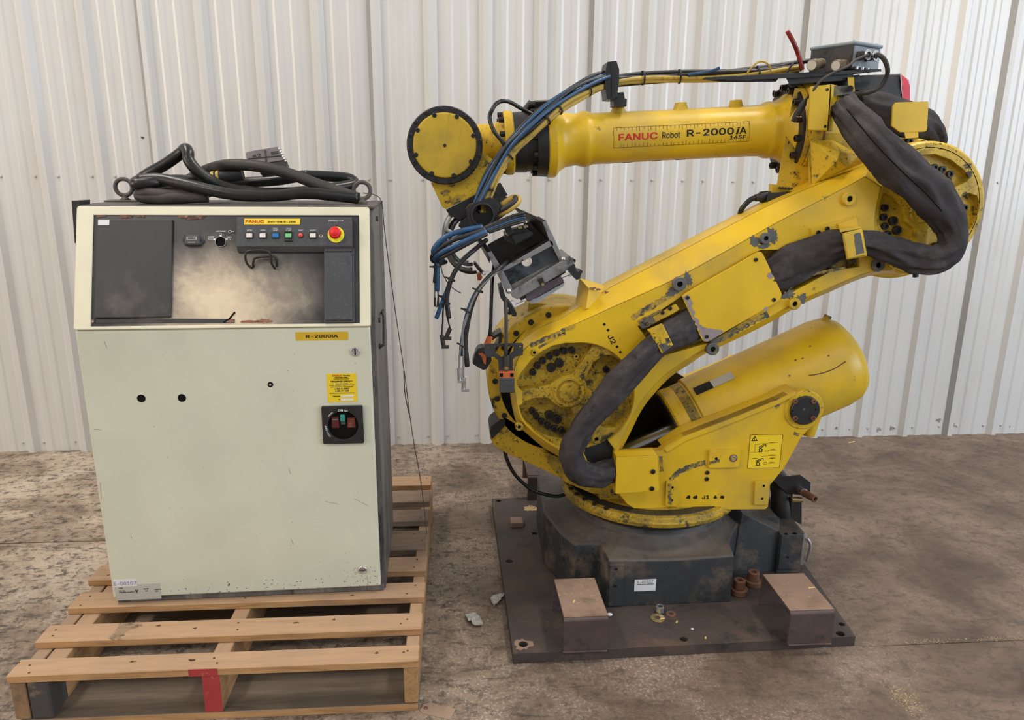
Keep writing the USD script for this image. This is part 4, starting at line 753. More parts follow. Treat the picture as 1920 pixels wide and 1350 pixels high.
# --- base casting
BF = Frame((0, 0, 0), (1, 0, 0), (0, 1, 0))
foot = Polygon([(.300, 2.02), (.335, 1.96), (.408, 1.965), (.418, 1.878), (.788, 1.884), (.800, 1.955), (.838, 2.02), (.885, 2.085), (1.0, 2.085), (1.0, 2.42), (.85, 2.50), (.36, 2.50), (.27, 2.43), (.262, 2.15)])
def base_shell():
    c = np.array(list(foot.exterior.coords)[:-1]) - J1; A = np.sort(np.unique(np.r_[np.linspace(-math.pi, math.pi, 181)[:-1], np.arctan2(c[:, 1], c[:, 0])])); rows = []
    rf = []
    for t in A:
        q = foot.exterior.intersection(LineString([tuple(J1), (J1[0] + 2 * math.cos(t), J1[1] + 2 * math.sin(t))])); g = list(q.geoms) if hasattr(q, 'geoms') else [q]
        rf.append(max(np.hypot(p.coords[0][0] - J1[0], p.coords[0][1] - J1[1]) for p in g))
    rf = np.array(rf); ze = .176 + .030 * (1 - np.clip(-np.sin(A), 0, 1)) ** .8; cs = np.stack([np.cos(A), np.sin(A)], 1)
    def row(r, z): return np.c_[J1 + cs * r[:, None], z * np.ones(len(A))]
    r0 = .240
    rows = [row(r0 - .04 + 0 * A, .232 + 0 * A), row(r0 + 0 * A, .232 + 0 * A)] + [row(r0 + (rf - .004 - r0) * s_, ze + (.224 - ze) * (1 - s_) ** 2.0) for s_ in (.06, .16, .28, .42, .58, .74, .9, 1.0)] + [row(rf, ze - .005), row(rf, ZP + 0 * A)]
    n = len(A); i = np.arange(n); j = (i + 1) % n; f = []
    for k in range(len(rows) - 1): f += [np.stack([k * n + i, (k + 1) * n + i, (k + 1) * n + j], 1), np.stack([k * n + i, (k + 1) * n + j, k * n + j], 1)]
    v = np.vstack(rows + [[[*J1, .232]], [[*J1, ZP]]]); N_ = len(rows) * n
    f += [np.stack([np.full(n, N_), i, j], 1), np.stack([np.full(n, N_ + 1), (len(rows) - 1) * n + j, (len(rows) - 1) * n + i], 1)]
    return trimesh.Trimesh(v, np.vstack(f), process=False)
base = part(rob, 'base', base_shell(), M_base, 32, 'dark grey cast base')
BFf = Frame((.418, 1.878, 0), (.370, .006, 0), (0, 0, 1))
a = BFf.px(1143, 1058), BFf.px(1166, 1136)
st = part(base, 'bolted_strip', BFf.box(a[0][0], a[1][0], a[1][1] + .002, a[0][1], -.001, .004, .001), M_base, 20)
for x, y in ((1155, 1066), (1154, 1098)): bolt(st, BFf, (x, y), .0045, .004, 'screw', M_bolt, .003)
a, b = BFf.px(1190, 1087), BFf.px(1229, 1107)
k = part(base, 'asset_tag', BFf.box(a[0], b[0], b[1], a[1], 0, .0008), M_label_w, False, 'white tag with a stamped number')
part(k, 'lettering', BFf.text('E-00107', ((a[0] + b[0]) / 2, a[1] - .007), .046, .008, .0008, bold=False), M_inkblue, False)
part(k, 'lettering', BFf.text('Made from unknown', ((a[0] + b[0]) / 2, a[1] - .015), .050, .0035, .0008, bold=False), M_black_print, False)
part(base, 'cast_lug', cyl((.585, 1.962, .172), (.585, 1.985, .215), .012, 12, .009), M_base)
# rear connector housing, at right
part(base, 'connector_housing', hull([(x, y, z) for x, y in ((.99, 2.03), (1.066, 2.03), (1.075, 2.16), (.99, 2.2)) for z in (ZP, .168)]), M_base, 20)
part(base, 'rear_shoulder', hull([(.84, 2.02, ZP), (.995, 2.045, ZP), (.995, 2.045, .166), (.875, 2.06, .225), (.86, 2.10, .250), (.99, 2.24, .225), (1.07, 2.20, .166), (1.07, 2.40, .166), (.84, 2.40, .25), (.84, 2.40, ZP), (1.07, 2.4, ZP), (.80, 2.15, .245)]), M_base, 20)
CFm = Frame((0, 2.03, 0), (1, 0, 0), (0, 0, 1))
hc = part(base, 'connector_panel', CFm.box(.993, 1.064, .045, .166, -.001, .004, .001), M_base, 20)
bolt(hc, CFm, (1477, 1044), .0045, .004, 'screw', M_bolt, .002)
part(hc, 'marking', CFm.text('0000-0000', CFm.px(1479, 1034, .004), .030, .005, .004, bold=False), M_grey, False)
for x, y in ((1474, 1001), (1490, 1000)):
    q = PZ(x, y, .168); part(base, 'screw_hole', cyl((q[0], q[1], .1675), (q[0], q[1], .1685), .006, 12), M_hole)
mc = part(base, 'multi_connector', hull([(x, y, z) for x in (1.062, 1.088) for y in (2.05, 2.13) for z in (.045, .150)]), M_zinc, 20, 'zinc multi-pole connector')
part(mc, 'lever', tube([(1.088, 2.047, .14), (1.100, 2.045, .115), (1.094, 2.045, .06)], .005, 8, 4), M_zinc)
part(base, 'cable_elbow', tube([PY(1467, 985, 2.16), PY(1466, 950, 2.16), PY(1464, 915, 2.18), PY(1455, 895, 2.22)], .034, 14, 5), M_black, True, 'thick black cable elbow')
part(base, 'cable_elbow', hull([PY(x, y, yy) for x, y in ((1443, 895), (1500, 890), (1520, 905), (1518, 930), (1475, 925)) for yy in (2.14, 2.30)]), M_black, 20)
part(base, 'connector_arm', hull([PY(x, y, yy) for x, y in ((1482, 932), (1503, 932), (1503, 983), (1484, 975)) for yy in (2.13, 2.2)]), M_black, 20)
part(base, 'fitting_collar', cyl(PY(1484, 937, 2.12), PY(1504, 937, 2.12), .008, 12), M_brass)
part(base, 'red_hose_stub', pipe(PY(1500, 920, 2.13), PY(1529, 936, 2.06), .0115, .007, 14), M_rustred, 40, 'short dull red hose stub')
part(base, 'nipple', cyl(PY(1496, 917, 2.15), PY(1508, 924, 2.11), .013, 10), M_zinc)
for x, y, z0 in ((1385, 1112, ZP), (1411, 1096, ZP)):
    q = PZ(x, y, ZP); part(base, 'base_bolt', cat(pipe((q[0], q[1], ZP), (q[0], q[1], ZP + .018), .026, .010, 24), pipe((q[0], q[1], ZP + .018), (q[0], q[1], ZP + .045), .0175, .009, 20)), M_rustred, 30, 'rusty socket bolt holding the base')
# --- turntable
part(rob, 'slew_bearing', lathe([(.210, .236), (.262, .236), (.262, .2)], (J1[0], J1[1], 0), (0, 0, 1), 64), M_black, 40, 'black slewing bearing ring')
tt = part(rob, 'turntable', cat(lathe([(.256, .262), (.259, .278), (.272, .282), (.275, .276), (.284, .274), (.287, .270), (.287, .22)], (J1[0], J1[1], 0), (0, 0, 1), 72),
          lathe([(.28, .225), (.289, .222), (.290, .20), (.290, .1)], (J1[0], J1[1], 0), (0, 0, 1), 56)), M_yeld, 35, 'grimy yellow turntable ring')
part(tt, 'dark_gap_ring', lathe([(.284, .258), (.289, .255), (.289, .1)], (J1[0], J1[1], 0), (0, 0, 1), 56), M_black, 35, 'black ring painting the shaded gap above the turntable')  # black colour put in for the shade under the side frame
for k in range(5):
    t = 3.35 + .16 * k
    part(tt, 'ring_bolt', lathe([(0, .008), (.005, .008), (.006, .006)], (J1[0] + .266 * math.cos(t), J1[1] + .266 * math.sin(t), .286), (0, 0, 1), 10), M_bolt)
# --- J2 housing behind the arm, with its nose and rubber stop
def xyl(c, y0, y1, prof_r, n=56): return cyl((c[0], y0, c[1]), (c[0], y1, c[1]), prof_r, n, bev=.004)
h2 = part(rob, 'shoulder_housing', cat(xyl(J2, 2.088, 2.30, .225), lathe([(0, .205), (.03, .20), (.05, .18), (.13, .17)], (J2[0], 2.29, J2[1]), (0, 1, 0), 40)), M_yelw, 35)
H2F = plane_y(2.088)
for x, y in z5([(270, 258), (380, 175), (510, 120), (640, 103), (113, 615), (180, 870), (128, 745), (180, 365)]): bolt(h2, H2F, (x, y), .0085, .0, 'flange_bolt', M_bolt, .0035)
part(h2, 'seal_ring', H2F.disc(J2, .190, 0, .003, 56), M_hole)  # black disc painting in the dark gap between arm and housing
nose = Polygon(H2F.pxs([(919, 806), (947, 783), (975, 800), (1030, 850), (1062, 872), (1062, 900), (1045, 893), (1000, 872), (950, 850), (926, 835), (919, 822)]))
part(h2, 'nose', H2F.ext(nose, -.12, .0), M_yelw, 20)
part(h2, 'rubber_stop', H2F.put(hull([(u, v, n) for n in (-.10, .006) for u, v in H2F.pxs([(918, 808), (921, 798), (938, 786), (947, 786), (947, 797), (922, 822)])])), M_rubber, 20, 'black rubber stop')
br = H2F.ext(LineString(H2F.pxs([(921, 628), (922, 634), (938, 624), (937, 640), (926, 660)])).buffer(.004), -.05, .01)
part(h2, 'lug_bracket', br, M_black, 20)
lm = part(rob, 'lower_apron', cat(hull([PY(x, y, yy) for x, y in ((1020, 848), (1060, 872), (1150, 890), (1165, 930), (1110, 925), (1062, 905), (1035, 880)) for yy in (2.06, 2.22)]), hull([(x, y, z) for x, y, z in ((.42, 2.05, .285), (.84, 2.05, .285), (.84, 2.36, .285), (.42, 2.36, .285), (.42, 2.06, .36), (.80, 2.06, .36), (.80, 2.34, .36), (.42, 2.30, .38))])), M_yeld, 25)
part(rob, 'inner_web', plane_y(2.33).ext(Polygon([(.30, .33), (.84, .33), (.86, .52), (.70, .62), (.55, .78), (.36, .80)]), -.02, 0), M_black, 20, 'added black plate for the shade behind the piston rod')  # plate added to darken a gap that only lies in shade
mot = part(rob, 'axis_motor', hull([PY(x, y, yy) for x, y in ((992, 568), (1075, 572), (1080, 600), (985, 600)) for yy in (2.14, 2.30)]), M_yelw, 20, 'grimy yellow motor cover on the shoulder')
part(mot, 'scrape', plane_y(2.139).ext(LineString(plane_y(2.139).pxs([(1020, 577), (1035, 572), (1052, 571)])).buffer(.004), 0, .0008), M_grey, False)
# --- lower arm
SIL = [(957, 735), (953, 700), (960, 668), (980, 637), (1013, 614), (1051, 598), (1147, 537), (1240, 489), (1340, 437), (1447, 382), (1518, 352), (1590, 322), (1633, 305), (1668, 340), (1660, 370), (1652, 410), (1656, 450), (1675, 490), (1690, 512), (1649, 514), (1610, 524), (1552, 549), (1504, 570), (1443, 605), (1393, 630), (1325, 662), (1295, 681), (1256, 708), (1227, 738), (1204, 768), (1185, 805), (1170, 835), (1150, 870), (1120, 888), (1085, 880), (1051, 858), (1020, 840), (990, 815), (967, 790)]
FRO = [(966, 735), (963, 705), (972, 672), (992, 648), (1022, 632), (1056, 618), (1160, 571), (1258, 527), (1360, 472), (1456, 418), (1530, 380), (1596, 346), (1622, 331), (1652, 350), (1646, 372), (1640, 412), (1645, 452), (1662, 492), (1672, 505), (1645, 508), (1606, 518), (1548, 543), (1500, 563), (1439, 597), (1390, 623), (1320, 655), (1290, 673), (1249, 701), (1219, 732), (1196, 763), (1177, 800), (1160, 832), (1142, 864), (1116, 878), (1086, 868), (1055, 848), (1026, 830), (997, 808), (976, 782)]
def dens(P, k=5):                                    # smooth the traced loop
    P = np.array(P, float); n = len(P); out = []
    sharp = {12, 13, 5, 6}
    for i in range(n):
        a, b, c, d = P[i - 1], P[i], P[(i + 1) % n], P[(i + 2) % n]
        if i in sharp: a = 2 * b - c
        if (i + 1) % n in sharp: d = 2 * c - b
        for t in np.arange(k) / k: out.append(0.5 * (2 * b + (c - a) * t + (2 * a - 5 * b + 4 * c - d) * t * t + (3 * b - a - 3 * c + d) * t ** 3))
    return np.array(out)
dS, dF = dens(SIL), dens(FRO)
DS = .055                                            # depth of the chamfer
Sback = plane_y(YA + DS)
sil = np.array([Sback.px(*p) for p in dS]); fro = np.array([AF.px(*p) for p in dF])
front_poly = Polygon(fro).buffer(0)
rec_c = AF.px(1085, 745); rec_r = np.linalg.norm(AF.px(1085 + 104, 745) - rec_c)
pk_up = AF.poly(z5([(270, 640), (300, 690), (360, 682), (520, 652), (560, 625), (620, 585), (690, 575), (740, 520), (800, 430), (845, 368), (850, 350), (760, 333), (640, 329), (540, 350), (460, 392), (380, 455), (300, 560), (272, 615)]))
pk_lo = AF.poly(z5([(265, 850), (285, 800), (340, 770), (430, 745), (510, 745), (560, 790), (600, 815), (690, 830), (720, 900), (700, 1020), (640, 1062), (520, 1040), (420, 990), (330, 920), (275, 890)]))
pk_rt = AF.poly(z5([(790, 600), (850, 480), (930, 425), (1000, 430), (1060, 480), (1120, 570), (1150, 680), (1140, 800), (1090, 900), (1020, 970), (930, 975), (850, 930), (830, 860), (900, 780), (850, 700), (800, 680)]))
recess = unary_union([Point(*rec_c).buffer(rec_r, quad_segs=16), bezel(pk_up, .006), bezel(pk_lo, .006)]).buffer(.004).buffer(-.004)
slot = AF.poly([(1196, 612), (1277, 556), (1425, 469), (1478, 468), (1530, 438), (1602, 424), (1612, 500), (1560, 508), (1470, 556), (1330, 643), (1238, 668)])
hub_hole = AF.poly([(1095, 850), (1100, 832), (1118, 822), (1140, 826), (1152, 842), (1148, 866), (1125, 876), (1103, 868)])
cutout = unary_union([recess.intersection(front_poly.buffer(-.004)), slot, hub_hole])
def ring_strip(A, ya, B, yb):                         # skin between two matching loops on two planes
    n = len(A); v = np.vstack([np.c_[A[:, 0], np.full(n, ya), A[:, 1]], np.c_[B[:, 0], np.full(n, yb), B[:, 1]]]); i = np.arange(n); j = (i + 1) % n
    return trimesh.Trimesh(v, np.vstack([np.stack([i, j, n + j], 1), np.stack([i, n + j, n + i], 1)]), process=False)
face = front_poly.difference(cutout)
fm = AF.ext(face, -.030, 0.0)
skin = ring_strip(sil, YA + DS, fro, YA)
back = Sback.ext(Polygon(sil).buffer(0), -.085, 0.0)
arm = part(rob, 'lower_arm', cat(fm, skin, back), M_yel, 28, 'long yellow lower arm casting')
# recessed shoulder face: floor, spokes and hub
inner = recess.intersection(front_poly.buffer(-.004))
spk = inner.difference(unary_union([bezel(pk_up, .005), bezel(pk_lo, .005), bezel(pk_rt, .008)]))
part(arm, 'shoulder_face', cat(AF.ext(inner.buffer(.003), -.060, -.046), AF.ext(spk.buffer(.0005), -.047, -.012)), M_yeld, 25, 'grimy recessed shoulder face with spokes')
hc_ = AF.px(1067.4, 735.5, -.008)
part(arm, 'hub', AF.put(lathe([(-.034, .052), (-.012, .047), (-.006, .043), (-.006, .036), (-.011, .034), (-.011, .030), (-.004, .027), (-.003, .0005)], (hc_[0], hc_[1], 0), (0, 0, 1), 40)), M_yeld, 30)
for p in z5([(392, 543), (424, 493), (465, 457), (516, 424), (568, 399), (624, 385), (683, 381), (387, 829), (418, 870), (457, 909), (503, 940), (553, 961), (606, 972), (936, 523), (946, 784), (919, 833)]):
    bolt(arm, AF, p, .0098, -.046, 'socket_bolt', M_bolt, .013)
for p in z5([(527, 508), (588, 474), (514, 861), (572, 893)]): bolt(arm, AF, p,   .0130, -.046, 'large_socket_bolt', M_bolt, .014)
for p, r, n, h in ((z5([(405, 403)])[0], .010, -.006, .010), (z5([(718, 433)])[0], .008, -.046, .010), (z5([(293, 957)])[0], .012, -.010, .012), (z5([(868, 1047)])[0], .014, -.004, .006)):
    boss(arm, AF, p, r, n, h, M_yeld)
for p, r, h, m in (((1594, 373), .0185, .010, M_yel), ((1437, 447), .0155, .008, M_grey), ((1275, 533), .0195, .012, M_grey), ((1337, 655), .018, .014, M_grey), ((1491, 570), .0170, .012, M_yelw), ((1648, 497), .0185, .010, M_grey)):
    boss(arm, AF, p, r, -.004, h + .004, m)
# elbow disc at the arm's upper end
EF = plane_y(YA + .018)
ec = EF.px(1729, 392); er = np.linalg.norm(EF.px(1846, 392) - ec)
e1 = EF.poly(z3([(470, 330), (500, 300), (650, 290), (780, 340), (880, 420), (917, 480), (900, 510), (800, 555), (700, 560), (560, 440)]))
e2 = EF.poly(z3([(840, 640), (910, 598), (980, 620), (997, 680), (985, 770), (930, 880), (880, 920), (830, 800)]))
e3 = EF.poly(z3([(238, 592), (330, 640), (400, 720), (425, 830), (485, 880), (495, 950), (470, 1030), (400, 1040), (270, 965), (205, 850), (200, 700)]))
e4 = EF.poly(z3([(640, 820), (590, 880), (570, 1060), (700, 1100), (790, 1000), (760, 840), (700, 790)]))
dface = Point(*ec).buffer(er, quad_segs=24); pockets = unary_union([bezel(e, .006) for e in (e1, e2, e3, e4)])
eb = part(arm, 'elbow_disc', cat(EF.put(lathe([(-.07, er), (-.006, er), (0, er - .006), (0, er - .018)], (ec[0], ec[1], 0), (0, 0, 1), 72, closed=False)), EF.ext(Point(*ec).buffer(er - .016, quad_segs=24).difference(pockets), -.03, 0), EF.ext(dface.buffer(-.002), -.072, -.022)), M_yelw, 28, 'round elbow end of the arm with pockets and bolts')
hc3 = EF.px(1728, 396.5)
part(eb, 'hub', EF.put(lathe([(-.024, .034), (.0, .0335), (.002, .031), (.002, .026), (-.0015, .025), (-.0015, .0003)], (hc3[0], hc3[1], 0), (0, 0, 1), 32)), M_yelw, 30)
for p in z3([(632, 397), (695, 415), (753, 450), (868, 715), (240, 714), (232, 789), (242, 859), (265, 922), (312, 970), (705, 980), (642, 1015)]): bolt(eb, EF, p, .0098, -.022, 'socket_bolt', M_bolt, .010)
for p in z3([(306, 817), (335, 891), (695, 895)]): bolt(eb, EF, p, .0122, -.022, 'large_socket_bolt', M_bolt, .011)
part(eb, 'lower_stud', cyl(PY(1716, 508, 2.04), PY(1717, 519, 2.04), .008, 12), M_black)
# cover plate, clamps, pads on the arm
cp = AF.poly([(1279, 556), (1284, 551), (1421, 473), (1427, 472), (1431, 477), (1466, 551), (1464, 559), (1461, 564), (1327, 641), (1319, 640), (1315, 634)], .012)
cov_p = part(arm, 'cover_plate', AF.ext(bezel(cp, .004), .006, .012), M_yelcover, 20, 'yellow cover plate with chipped left end')
part(arm, 'cover_spacer', AF.ext(AF.poly([(1300, 580), (1420, 500), (1440, 550), (1330, 620)]), -.03, .006), M_hole, False)
gp = AF.poly([(1281, 557), (1290, 552), (1299, 568), (1296, 577), (1303, 585), (1301, 594), (1311, 601), (1310, 608), (1326, 616), (1340, 617), (1352, 619), (1358, 622), (1327, 640), (1320, 639)], .012)
part(cov_p, 'bare_patch', AF.ext(ragged(list(gp.exterior.coords)[:-1], .0015, 4), .0118, .0126), M_primer, False, 'grey patch where the paint has peeled')
for x, y in ((1289, 558), (1417, 487), (1451, 562), (1325, 631)): bolt(cov_p, AF, (x, y), .0055, .012, 'screw', M_bolt, .003)
for pl in ([(1440, 512), (1447, 510), (1450, 520), (1443, 523), (1438, 518)], [(1430, 581), (1437, 575), (1441, 577), (1436, 584)]):
    part(cov_p, 'bare_patch', AF.ext(AF.poly(pl, .012), .0118, .0127), M_primer, False)
def bracket(pts, n0, n1, m, lbl=None, par=arm): return part(par, 'clamp_plate', AF.ext(bezel(AF.poly(pts, n1), .003), n0, n1), m, 20, lbl)
bracket([(1520, 428), (1606, 405), (1608, 430), (1574, 440), (1524, 452)], -.004, .005, M_yel)
bracket([(1571, 420), (1606, 407), (1610, 428), (1576, 440)], .004, .010, M_yel)
cl = part(arm, 'sleeve_clamp', cat(AF.put(hull([(u, v, n) for (u, v), n in [(AF.px(x, y, .075), .075) for x, y in ((1581, 437), (1614, 429), (1623, 478), (1590, 485))] + [(AF.px(x, y, .068), .068) for x, y in ((1578, 437), (1617, 428), (1626, 478), (1587, 486))]])),
          AF.put(hull([(u, v, n) for x, y in ((1575, 436), (1616, 428), (1612, 424), (1574, 430)) for n in (.0, .074) for u, v in [AF.px(x, y, n)]])), AF.put(hull([(u, v, n) for x, y in ((1588, 484), (1625, 477), (1625, 480), (1588, 487)) for n in (.0, .072) for u, v in [AF.px(x, y, n)]]))), M_yel, 20, 'yellow sleeve clamp')
part(cl, 'bare_patch', AF.ext(ragged(AF.pxs([(1601, 439), (1613, 436), (1621, 474), (1606, 478)], .0755), .0012, 8), .0748, .0757), M_grey, False)
for x, y in ((1534, 436), (1551, 429), (1591, 421), (1601, 489)): bolt(arm, AF, (x, y), .0062, .005, 'clamp_screw', M_bolt, .004)
bracket([(1198, 610), (1268, 570), (1275, 580), (1262, 588), (1206, 617)], -.006, .004, M_yelw)
bracket([(1199, 606), (1224, 594), (1230, 605), (1205, 618)], .003, .008, M_grey)
cl2 = part(arm, 'sleeve_clamp', cat(AF.put(hull([(u, v, n) for (u, v), n in [(AF.px(x, y, .072), .072) for x, y in ((1219, 622), (1243, 611), (1260, 647), (1241, 662))] + [(AF.px(x, y, .064), .064) for x, y in ((1217, 622), (1244, 610), (1262, 647), (1240, 664))]])),
           AF.put(hull([(u, v, n) for x, y in ((1217, 623), (1245, 610), (1240, 606), (1213, 618)) for n in (0, .071) for u, v in [AF.px(x, y, n)]]))), M_yelw, 20, 'yellow sleeve clamp with chipped paint')
part(cl2, 'bare_patch', AF.ext(unary_union([AF.poly([(1235, 647), (1248, 643), (1256, 652), (1243, 660)], .0725), AF.poly([(1247, 634), (1254, 634), (1258, 642), (1250, 645)], .0725)]), .0715, .0727), M_grey, False)
for x, y in ((1212, 607), (1242, 586), (1256, 578), (1268, 646), (1285, 636)): bolt(arm, AF, (x, y), .0058, .004, 'clamp_screw', M_bolt, .004)
# worn spots with a shape of their own, and the stencilled axis mark
def patch(px, rx, ry, seed, rot=0, m=M_grey, F=AF, par=arm, rough=.5, n=0.0):
    c = F.px(px[0], px[1], n); part(par, 'bare_patch', F.ext(blob(c, rx, ry, 30, rough, seed, rot), n - .001, n + .0007), m, False)
for px, rx, ry, sd, rot in (((1416, 452), .018, .012, 1, -.3), ((1448, 441), .014, .022, 2, .4), ((1432, 460), .016, .008, 9, .2), ((1290, 523), .010, .020, 3, .3), ((1262, 546), .018, .012, 4, .5), ((1478, 552), .018, .012, 5, .5), ((1503, 560), .014, .014, 6, .2), ((1340, 640), .016, .010, 7, .6)): patch(px, rx, ry, sd, rot)
def streak(pl, w, seed, m=M_scuff, F=AF, par=arm, n=0.0):
    L = LineString(F.pxs(pl, n)).buffer(w, cap_style=2); part(par, 'bare_patch', F.ext(ragged(list(L.exterior.coords)[:-1], w * .35, seed), n - .001, n + .0006), m, False)
streak([(1185, 596), (1225, 572), (1262, 551)], .008, 1); streak([(1196, 604), (1240, 582)], .004, 2); streak([(1345, 640), (1400, 608), (1440, 588)], .009, 3); streak([(1480, 540), (1520, 515), (1585, 502)], .004, 4)
streak([(995, 648), (1040, 628), (1078, 610)], .006, 6); streak([(1010, 652), (1060, 624)], .003, 7)
part(arm, 'axis_mark', AF.text('J2', AF.px(1147, 636), .028, .014, 0, .0008, rot=-1.06), M_black_print, False)
for x, y in ((1133, 608), (1140, 619), (1157, 650), (1163, 660)): part(arm, 'axis_mark', AF.ext(Point(*AF.px(x, y)).buffer(.0045, quad_segs=1), -.001, .0008), M_black_print, False)
# triangular stop block on the arm's back edge
SB = plane_y(2.07)
part(arm, 'stop_block', cat(hull([PY(x, y, yy) for x, y, yy in ((1086, 521, 2.085), (1142, 537, 2.085), (1150, 556, 2.03), (1104, 541, 2.02), (1080, 562, 2.085), (1079, 590, 2.05), (1098, 580, 2.0), (1160, 562, 2.03))])), M_yel, 20, 'raised stop block')
for x, y, w in ((1112, 541, .008), (1122, 543, .006), (1138, 548, .006)): part(arm, 'paint_chip', plane_y(2.018).ext(blob(plane_y(2.018).px(x, y), w, .003, 14, .6, int(x)), -.004, .002), M_chip, False)
# --- balancer cylinder
bd = norm((.910, 0, .4147)); T0 = np.array([.99, 2.19, .595])
bal = part(rob, 'balancer_cylinder', lathe([(-.335, .02), (-.335, .128), (-.325, .136), (-.262, .136), (-.258, .143), (.185, .146), (.225, .140), (.252, .122), (.268, .09), (.274, .05), (.275, .01)], T0, bd, 56), M_yel, 40, 'round-ended yellow balancer cylinder')
part(bal, 'collar', lathe([(-.340, .10), (-.340, .133), (-.334, .138), (-.312, .138), (-.310, .13)], T0, bd, 48), M_yelw, 35)
part(bal, 'end_face', lathe([(-.345, .02), (-.345, .126), (-.338, .128)], T0, bd, 48), M_black, 35, 'end face of the cylinder, coloured black for the shade')  # black stands in for the shade between arm and cylinder
part(bal, 'worn_band', lathe([(-.297, .1362), (-.295, .1368), (-.268, .1368), (-.266, .1362)], T0, bd, 48, closed=False), M_yeld, 35, 'scuffed grey band')
part(bal, 'piston_rod', cyl(T0 + bd * -.60, T0 + bd * -.34, .031, 28), M_rod, 40, 'polished piston rod')
part(bal, 'end_plug', cyl(T0 + bd * .215 + norm([-bd[2], 0, bd[0]]) * .125, T0 + bd * .238 + norm([-bd[2], 0, bd[0]]) * .147, .012, 14), M_yeld)
part(bal, 'drain_boss', lathe([(0, .03), (.05, .022), (.075, .019), (.075, .01)], T0 + bd * .105 + np.array([.03, -.03, -.12]), (-.1, -.05, -1), 20), M_yel)
ang = math.radians(52)
bn = np.array([-bd[2], 0, bd[0]]); bs = np.array([0, -1.0, 0])
def on_bal(t, a, r=.1465): return T0 + bd * t + (bn * math.sin(a) + bs * math.cos(a)) * r
def bal_patch(t0, t1, a0, a1, m, lbl=None, name='label', seed=0):
    ts, as_ = np.linspace(t0, t1, 8), np.linspace(a0, a1, 5); v = np.array([on_bal(t, a, .1462) for t in ts for a in as_] + [on_bal(t, a, .1440) for t in ts for a in as_]); f = []
    for i in range(7):
        for j in range(4):
            a = i * 5 + j; f += [(a, a + 5, a + 6), (a, a + 6, a + 1), (a + 40, a + 46, a + 45), (a + 40, a + 41, a + 46)]
    return part(bal, name, trimesh.Trimesh(v, f, process=False), m, True, lbl)
bal_patch(-.245, -.19, .95, 1.15, M_black_print, 'black edge of the worn warning label'); bal_patch(-.19, -.12, .95, 1.15, M_label_grey, 'faded warning label')
for i, (t, a) in enumerate(((.06, .75), (.08, .72), (.02, .5), (.12, .9), (.15, .55), (-.12, .35), (-.05, .25), (.18, .3))): bal_patch(t, t + .006, a, a + .03, M_chip, None, 'paint_chip')
part(bal, 'crack', tube([on_bal(t, a, .1455) for t, a in ((.075, .36), (.11, .30), (.15, .28), (.19, .32))], .0016, 5, 4), M_rustred)
# --- side frame carrying the balancer
YS = 1.985; TF = plane_y(YS)
top_edge = [(1163, 847), (1238, 846), (1250, 836), (1282, 818), (1377, 782), (1458, 749), (1478, 736)]
tc = TF.px(1507, 768); tr = np.linalg.norm(TF.px(1543, 768) - tc)
sp = Polygon(TF.pxs([(1165, 850)] + top_edge[1:-1] + [(1480, 738), (1534, 790), (1513, 808), (1502, 820), (1470, 878), (1444, 909), (1440, 950), (1435, 955), (1196, 957), (1176, 945), (1160, 925)])).union(Point(*tc).buffer(tr, quad_segs=12))
frame_ = part(rob, 'side_frame', TF.ext(bezel(sp.buffer(0), .008), -.030, 0), M_yel, 20, 'yellow side frame with warning label')
lip = Polygon(TF.pxs([(1245, 842), (1282, 818), (1377, 782), (1458, 749), (1482, 737), (1492, 733), (1492, 740), (1462, 756), (1380, 790), (1286, 826), (1250, 848)]))
part(frame_, 'top_flange', cat(TF.ext(lip.buffer(0), -.075, 0.004)), M_yel, 20)
part(rob, 'rear_side_frame', plane_y(2.42).ext(affinity.translate(sp.buffer(0), 0, 0), -.03, 0), M_yel, 20)
tn = part(frame_, 'trunnion_cover', TF.put(lathe([(-.01, .0435), (.010, .0435), (.0125, .041), (.0125, .0005)], (tc[0], tc[1], 0), (0, 0, 1), 40)), M_black, 30, 'black round trunnion cover')
for dx, dy in ((-17, -16), (18, -16), (-17, 16), (17, 16)): bolt(tn, TF, (1507 + dx, 768 + dy), .0075, .0125, 'cover_bolt', M_rustred, .006)
part(tn, 'center_mark', TF.disc(TF.px(1507, 767, .0125), .004, .012, .0135, 10), M_rod)
for x, y in ((1486, 770), (1529, 768)): part(tn, 'pin_hole', TF.disc(TF.px(x, y, .0125), .0028, .012, .0129, 10), M_hole)
part(frame_, 'trunnion_ring', TF.put(pipe((tc[0], tc[1], -.012), (tc[0], tc[1], .003), tr + .001, .040, 44)), M_yelw, 30)
bx = [TF.px(x, y, .055) for x, y in ((1156, 858), (1233, 854), (1236, 920), (1154, 926))]
bxp = bezel(Polygon([tuple(q) for q in bx]), .004)
cvb = part(frame_, 'cable_guard', cat(TF.ext(bxp, .051, .055), TF.put(hull([(q[0], q[1], n) for q in (bx[0], bx[1]) for n in (-.01, .054)] + [(bx[0][0], bx[0][1] - .003, .054), (bx[1][0], bx[1][1] - .003, .054)])), TF.put(hull([(bx[0][0] + d, bx[0][1], n) for d in (0, .004) for n in (-.02, .053)] + [(bx[3][0] + d, bx[3][1], n) for d in (0, .004) for n in (-.02, .053)]))), M_yelcover, 20, 'square yellow cable guard')
for x, y in ((1224, 884), (1222, 916)): bolt(cvb, TF, (x, y), .0072, .055, 'screw', M_bolt, .004)
for x, y in ((1163, 850), (1201, 849), (1211, 849)): bolt(frame_, TF, (x, y), .004, .0, 'screw', M_bolt, .002)
def pad(pl, lbl=None, n1=.007, m=M_yel): return part(frame_, 'mount_pad', TF.ext(bezel(TF.poly(pl, n1), .005), -.003, n1), m, 20, lbl)
